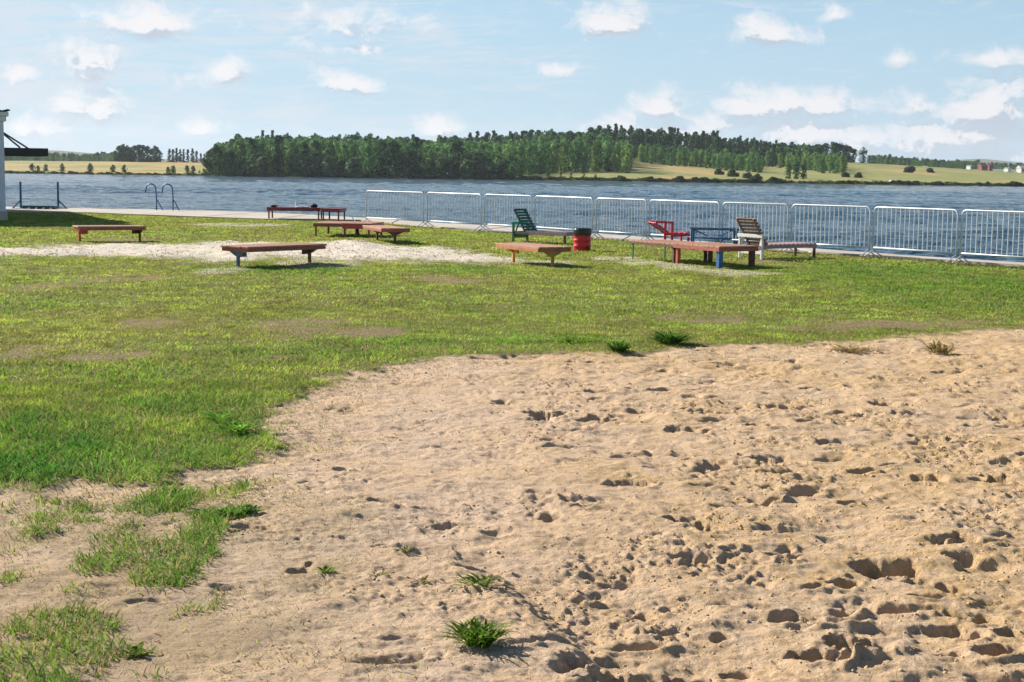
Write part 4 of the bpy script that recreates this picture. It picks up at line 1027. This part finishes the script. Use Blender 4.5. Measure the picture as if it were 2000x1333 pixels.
# ------------------------------------------------------------ benches and sunbeds
def bench(pa, pb, label, top, apron, legs, L_=1.95, W_=.74, Hh=.38, sp=1.5):
    a, b_ = gp(*pa), gp(*pb); v = (b_ - a); mid = (a + b_) / 2; ang = math.atan2(v.y, v.x)
    sp = min(max(v.length, 1.25), 1.75); L_ = sp + .2
    e = empty('wooden_bench', (mid.x, mid.y, gz(mid.x, mid.y)), ang, label, 'bench', 'low plank benches on pedestal legs')
    b = MB(); k = 4
    for i in range(k):
        y = -W_ / 2 + W_ * (i + .5) / k; b.box((trg.uniform(-.012, .012), y, Hh - .015), (L_, W_ / k - .012, .032))
    b.build('plank_top', top, e)
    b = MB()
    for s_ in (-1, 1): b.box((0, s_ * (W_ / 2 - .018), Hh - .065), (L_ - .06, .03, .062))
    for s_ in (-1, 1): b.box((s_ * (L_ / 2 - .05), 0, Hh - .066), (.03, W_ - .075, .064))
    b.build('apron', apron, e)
    for s_, lm in ((-1, legs[0]), (1, legs[1])):
        pe = empty('x', (0, 0, 0)); bpy.data.objects.remove(pe)
        x = s_ * sp / 2; b = MB(); t_ = .035
        vs = [(x - t_, -W_ * .27, Hh - .10), (x - t_, W_ * .27, Hh - .10), (x - t_, .04, Hh - .18), (x - t_, -.04, Hh - .18)]
        vs += [(q[0] + 2 * t_, q[1], q[2]) for q in vs]
        b.add(vs, [(0, 1, 2, 3), (7, 6, 5, 4), (0, 4, 5, 1), (1, 5, 6, 2), (2, 6, 7, 3), (3, 7, 4, 0)])
        b.box((x + .11 * -s_, 0, Hh - .15), (.15, .05, .10))
        b.box((x, 0, Hh * .42 - .04), (.05, .055, Hh * .84 - .06))
        b.build('leg', lm, e)
    return e
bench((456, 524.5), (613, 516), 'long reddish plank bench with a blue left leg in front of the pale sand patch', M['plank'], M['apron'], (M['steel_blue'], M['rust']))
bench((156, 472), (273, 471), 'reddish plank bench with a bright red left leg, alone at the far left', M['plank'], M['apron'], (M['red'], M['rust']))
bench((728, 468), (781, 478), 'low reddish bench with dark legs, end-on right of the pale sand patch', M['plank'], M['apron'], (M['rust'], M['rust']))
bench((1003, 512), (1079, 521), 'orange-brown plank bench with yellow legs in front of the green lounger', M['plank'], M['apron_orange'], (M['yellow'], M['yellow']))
def sunbed(mid, ang, L_, W_, Hh, label, top, apron, legm, name='sunbed', legw=.07, ap=.10, grp_=None, cat='sunbed'):
    e = empty(name, (mid[0], mid[1], gz(*mid[:2])), ang, label, cat, grp_)
    b = MB(); k = max(6, int(L_ / .16))
    for i in range(k):
        x = -L_ / 2 + L_ * (i + .5) / k; b.box((x, trg.uniform(-.005, .005), Hh - .012), (L_ / k - .016, W_, .026))
    b.build('slat_top', top, e)
    b = MB()
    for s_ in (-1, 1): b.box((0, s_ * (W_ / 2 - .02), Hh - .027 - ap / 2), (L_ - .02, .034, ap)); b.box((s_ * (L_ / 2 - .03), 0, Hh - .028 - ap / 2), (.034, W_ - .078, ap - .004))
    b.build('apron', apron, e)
    for i, (sx_, sy_) in enumerate(((-1, -1), (-1, 1), (1, -1), (1, 1))):
        b = MB(); lw = legw if not isinstance(legw, (list, tuple)) else legw[i]
        b.box((sx_ * (L_ / 2 - .05 - lw / 2), sy_ * (W_ / 2 - .04 - lw / 2), (Hh - .028) / 2 - .01), (lw, lw, Hh - .03)); b.build('leg', legm[i], e)
    return e
# two beds seen end-on right of the middle left
pA = gp(652, 462); pB = gp(707, 463)
sunbed((pA.x - .02, pA.y + .75), R(86), 1.9, .92, .36, 'dark red sunbed with thin dark legs, left one of a touching pair', M['plank'], M['apron'], [M['rust'], M['legred'], M['rust'], M['rust']], legw=.05, ap=.07)
sunbed((pB.x - .02, pB.y + .55), R(82), 1.6, .80, .37, 'brighter red sunbed, right one of a touching pair', M['plank'], M['red'], [M['legred'], M['legred'], M['rust'], M['rust']], legw=.05, ap=.12)
# maroon table-bed by the quay
p = gp(576, 429.5); ang0 = R(-2)
T1 = sunbed((p.x, p.y + .1), ang0, 1.95, .75, .45, 'maroon slatted low table with belongings on it at the edge of the concrete', M['maroon'], M['maroon'], [M['maroon'], M['rust'], M['maroon'], M['rust']], 'low_table', .05, .10, cat='table')
p2 = gp(651, 432); T2 = sunbed((p2.x - .02, p2.y + .35), R(84), 1.1, .68, .45, 'short maroon slatted table touching the right end of the longer maroon one', M['maroon'], M['maroon'], [M['maroon'], M['maroon'], M['rust'], M['rust']], 'low_table', .05, .10, cat='table')
tz = gz(p.x, p.y) + .45
def lump(name, x, y, z, sx_, sy_, sz_, m_, label, cat, seed):
    import bmesh
    bm = bmesh.new(); bmesh.ops.create_icosphere(bm, subdivisions=3, radius=1)
    rg = random.Random(seed); f1, f2 = rg.uniform(2, 5), rg.uniform(2, 5)
    for v in bm.verts:
        k = 1 + .12 * math.sin(v.co.x * f1 * 2 + v.co.z * 3) + .1 * math.sin(v.co.y * f2 * 2 + 1)
        v.co = Vector((v.co.x * sx_ * k, v.co.y * sy_ * k, max(0, (v.co.z + .75)) * sz_ * .6 * k))
    me = bpy.data.meshes.new(name); bm.to_mesh(me); bm.free(); me.materials.append(m_); me.polygons.foreach_set('use_smooth', [True] * len(me.polygons))
    o = link(name, me); o.location = (x, y, z); return tag(o, label, cat)
sc50 = p.y / FPX
def tx(px): return (px - 1002) * sc50 * 1.0
lump('bag', tx(613), p.y + .05, tz, .13, .12, .13, M['black'], 'black bag on the right part of the maroon table', 'bag', 3)
lump('bundle', tx(535), p.y, tz, .12, .12, .08, M['black'], 'dark bundle at the left end of the maroon table', 'bundle', 5)
lump('towel', tx(592), p.y - .05, tz, .24, .16, .05, M['bluewhite'], 'crumpled pale towel in the middle of the maroon table', 'towel', 8)
e = empty('bottle', (tx(579), p.y + .02, tz), 0, 'white bottle standing left of the pale towel on the maroon table', 'bottle')
b = MB(); b.lathe([(0, 0), (.045, 0), (.05, .02), (.05, .13), (.02, .18), (.02, .2)], 16); b.build('body', M['bluewhite'], e, True)
b = MB(); b.lathe([(.024, .2), (.024, .23), (0, .235)], 16); b.build('cap', M['bluewhite'], e, True)
# long pair of sunbeds in the middle right
F1 = gp(1405, 524.5); F0 = gp(1320, 517); Fg = gp(1232, 506.5); Fr = gp(1488, 519)
ax = (F0 - F1); ax.z = 0; wv_ = (Fr - F1); wv_.z = 0
ang = math.atan2(-(Fg - F1).y, -(Fg - F1).x)
dirv = Vector((math.cos(ang), math.sin(ang), 0)); prp = Vector((-dirv.y, dirv.x, 0))
c2 = F1 - dirv * .72 + prp * .42
sunbed((c2.x, c2.y), ang, 1.55, .95, .42, 'reddish sunbed with thick blue and dark legs, right one of two end to end', M['plank'], M['apron'], [M['legred'], M['rust'], M['post_blue'], M['rust']], legw=[.075, .075, .10, .10], ap=.075)
c1 = c2 - dirv * 1.60 + prp * .02
sunbed((c1.x, c1.y), ang + R(.6), 1.6, .92, .41, 'reddish sunbed with thin green legs, left one of two set end to end', M['plank'], M['rust'], [M['green'], M['green'], M['rust'], M['rust']], legw=[.025, .025, .06, .06], ap=.05)

# ------------------------------------------------------------ loungers
def lounger(hx, hy, ang, label, slat, frame, seat, bar, legm, L_=1.75, W_=.60, Hh=.34, bl=.74, ba=66, hinge=.55, name='sun_lounger', board=True):
    # local +x runs from head end to foot end
    e = empty(name, (hx, hy, gz(hx, hy)), ang, label, 'lounger')
    b = MB()
    for s_ in (-1, 1): b.box((L_ / 2, s_ * (W_ / 2 - .02), Hh - .04), (L_, .035, .075))
    for x in (.02, L_ - .02): b.box((x, 0, Hh - .042), (.034, W_ - .078, .07))
    b.build('frame', seat, e)
    b = MB(); k = 11
    for i in range(k):
        x = hinge + .04 + (L_ - hinge - .04) * (i + .5) / k; b.box((x, 0, Hh + .008), ((L_ - hinge) / k * .66, W_ - .01, .022))
    b.build('slat_seat', seat, e)
    a = R(ba); u = Vector((-math.cos(a), 0, math.sin(a)))
    hp = Vector((hinge, 0, Hh - .02))
    back = MB()
    for s_ in (-1, 1): back.beam(hp + Vector((0, s_ * (W_ / 2 - .06), 0)), hp + Vector((0, s_ * (W_ / 2 - .06), 0)) + u * bl, .04, .035, (0, 1, 0))
    k = 8; rot = Matrix.Rotation(-(math.pi / 2 - a), 3, 'Y') @ Matrix.Rotation(0, 3, 'X')
    xa = u; ya = Vector((0, 1, 0)); za = xa.cross(ya); Mx = Matrix((xa, ya, za)).transposed()
    for i in range(k):
        c = hp + u * (bl * (i + .6) / k) + za * .03 * (-1 if za.x < 0 else 1); back.box(c, (bl / k * .66, W_ - .03, .02), Mx)
    bo = back.build('backrest', slat, e)
    # head end stand: posts, bar and board
    x = .04; zt = Hh + .20
    for s_ in (-1, 1):
        b = MB(); b.box((x, s_ * (W_ / 2 + .02), zt / 2), (.055, .045, zt)); b.build('leg', frame, e)
    b = MB(); b.box((x - .03, 0, zt + .0), (.035, W_ + .12, .07)); b.build('crossbar', bar, e)
    if board:
        b = MB(); b.box((x - .005, 0, .16), (.03, W_ - .02, .10)); b.build('board', frame, e)
    for s_ in (-1, 1):
        b = MB(); b.beam((x, s_ * (W_ / 2 - .03), .2), tuple(hp + u * bl * .45 + Vector((0, s_ * (W_ / 2 - .03), 0))), .03, .03); b.build('prop', frame, e)
    for s_ in (-1, 1):
        b = MB(); b.box((L_ - .06, s_ * (W_ / 2 - .03), (Hh - .08) / 2), (.055, .045, Hh - .08)); b.build('leg', legm, e)
    return e
hg = gp(1010, 473)
lounger(hg.x + .05, hg.y, R(-38), 'green lounger with raised slatted back and a turquoise crossbar, brown seat', M['darkgreen'], M['green'], M['violetwood'], M['turq'], M['rust'], L_=1.7, W_=.55, Hh=.29, bl=.68, ba=57, hinge=.36)
hw = gp(1463, 506)
lounger(hw.x, hw.y, R(38), 'white framed lounger with raised brown slatted back behind the long sunbeds', M['brownwood'], M['white'], M['violetwood'], M['white'], M['rust'], L_=1.85, W_=.60, Hh=.30, bl=.72, ba=54, hinge=.26)
def red_lounger():
    p = gp(1305, 484); ang = R(12)
    e = empty('sun_lounger', (p.x, p.y, gz(p.x, p.y)), ang, 'pinkish red lounger with low angular back, between the long sunbeds and the barriers', 'lounger')
    m_ = M['pink']; W_ = .55
    for s_ in (-1, 1):
        b = MB(); b.box((0, s_ * W_ / 2, .32), (.06, .05, .64)); b.build('leg', m_, e)
        b = MB(); b.box((.42, s_ * W_ / 2, .14), (.05, .05, .28)); b.build('leg', m_, e)
    b = MB()
    for s_ in (-1, 1): b.box((.22, s_ * W_ / 2, .32), (.48, .04, .07))
    for i in range(3): b.box((.1 + i * .145, 0, .368), (.1, W_ - .02, .024))
    b.build('slat_seat', m_, e)
    b = MB()
    for i in range(5):
        t = i / 4; b.box((-.40 + .36 * t, 0, .60 - .24 * t), (.07, W_ + .06, .025), Matrix.Rotation(R(33), 3, 'Y'))
    for s_ in (-1, 1): b.beam((-.46, s_ * .22, .61), (.02, s_ * .22, .31), .035, .03)
    b.build('backrest', m_, e)
    b = MB(); b.box((-.2, -W_ / 2, .63), (.46, .05, .045)); b.box((-.2, W_ / 2, .63), (.46, .05, .045)); b.build('armrest', m_, e)
red_lounger()
def blue_bench():
    p = gp(1394, 486); e = empty('blue_bench', (p.x, p.y, gz(p.x, p.y)), R(-3), 'dark blue bench with a top rail behind the long sunbeds, left of the white lounger', 'bench')
    W_ = 1.1; m_ = M['post_blue']
    for sx_ in (-1, 1):
        for sy_ in (-1, 1):
            hh_ = .46; b = MB(); b.box((sx_ * (W_ / 2 - .03), sy_ * .26, hh_ / 2), (.055, .05, hh_)); b.build('leg', m_, e)
    b = MB(); b.box((0, .26, .48), (W_ + .06, .06, .04)); b.box((0, -.26, .48), (W_ + .06, .06, .05)); b.build('rail', M['steel_blue'], e)
    b = MB()
    for i in range(5): b.box((0, -.2 + i * .1, .262), (W_ - .12, .08, .03))
    b.build('seat', m_, e)
    b = MB(); b.beam((-W_ / 2 + .06, .26, .45), (-W_ / 2 + .4, .26, .30), .03, .03); b.beam((W_ / 2 - .06, .26, .45), (W_ / 2 - .4, .26, .30), .03, .03); b.build('brace', m_, e)
blue_bench()
def drum():
    p = gp(1137, 489.5); e = empty('litter_bin', (p.x, p.y, gz(p.x, p.y) - .005), R(20), 'red steel drum used as litter bin with a black liner folded over its rim', 'bin')
    r = .198; b = MB(); prof = [(0, .0), (r, .0), (r, .02)]
    for k in range(3):
        z = .12 + .13 * k; prof += [(r, z - .02), (r + .010, z - .008), (r + .010, z + .008), (r, z + .02)]
    prof += [(r, .47), (r + .006, .475), (r + .006, .49), (r - .01, .49), (r - .012, .05), (0, .05)]
    b.lathe(prof, 36); b.build('drum', M['binred'], e, True)
    b = MB(); b.lathe([(r + .014, .37), (r + .020, .40), (r + .013, .45), (r + .018, .50), (r + .012, .52), (r - .01, .525), (r - .03, .50), (r - .05, .40), (.05, .30), (0, .29)], 40, wob=.012); b.build('liner', M['bag'], e, True)
drum()

# ------------------------------------------------------------ air
b = MB(); hzm = bpy.data.materials.new('haze_air'); hzm.use_nodes = True; n = hzm.node_tree; n.nodes.clear()
pv = N(n, 'ShaderNodeVolumePrincipled'); pv.inputs['Color'].default_value = (.80, .88, .98, 1); pv.inputs['Density'].default_value = .00007; pv.inputs['Anisotropy'].default_value = .2
o = N(n, 'ShaderNodeOutputMaterial'); n.links.new(pv.outputs[0], o.inputs['Volume'])
x0, x1, y0, y1, z0, z1 = -14000, 14000, -1200, 6000, -3.2, 160
b.add([(x0, y0, z0), (x1, y0, z0), (x1, y1, z0), (x0, y1, z0), (x0, y0, z1), (x1, y0, z1), (x1, y1, z1), (x0, y1, z1)], [(0, 3, 2, 1), (4, 5, 6, 7), (0, 1, 5, 4), (1, 2, 6, 5), (2, 3, 7, 6), (3, 0, 4, 7)])
tag(b.build('haze', hzm), kind='stuff')
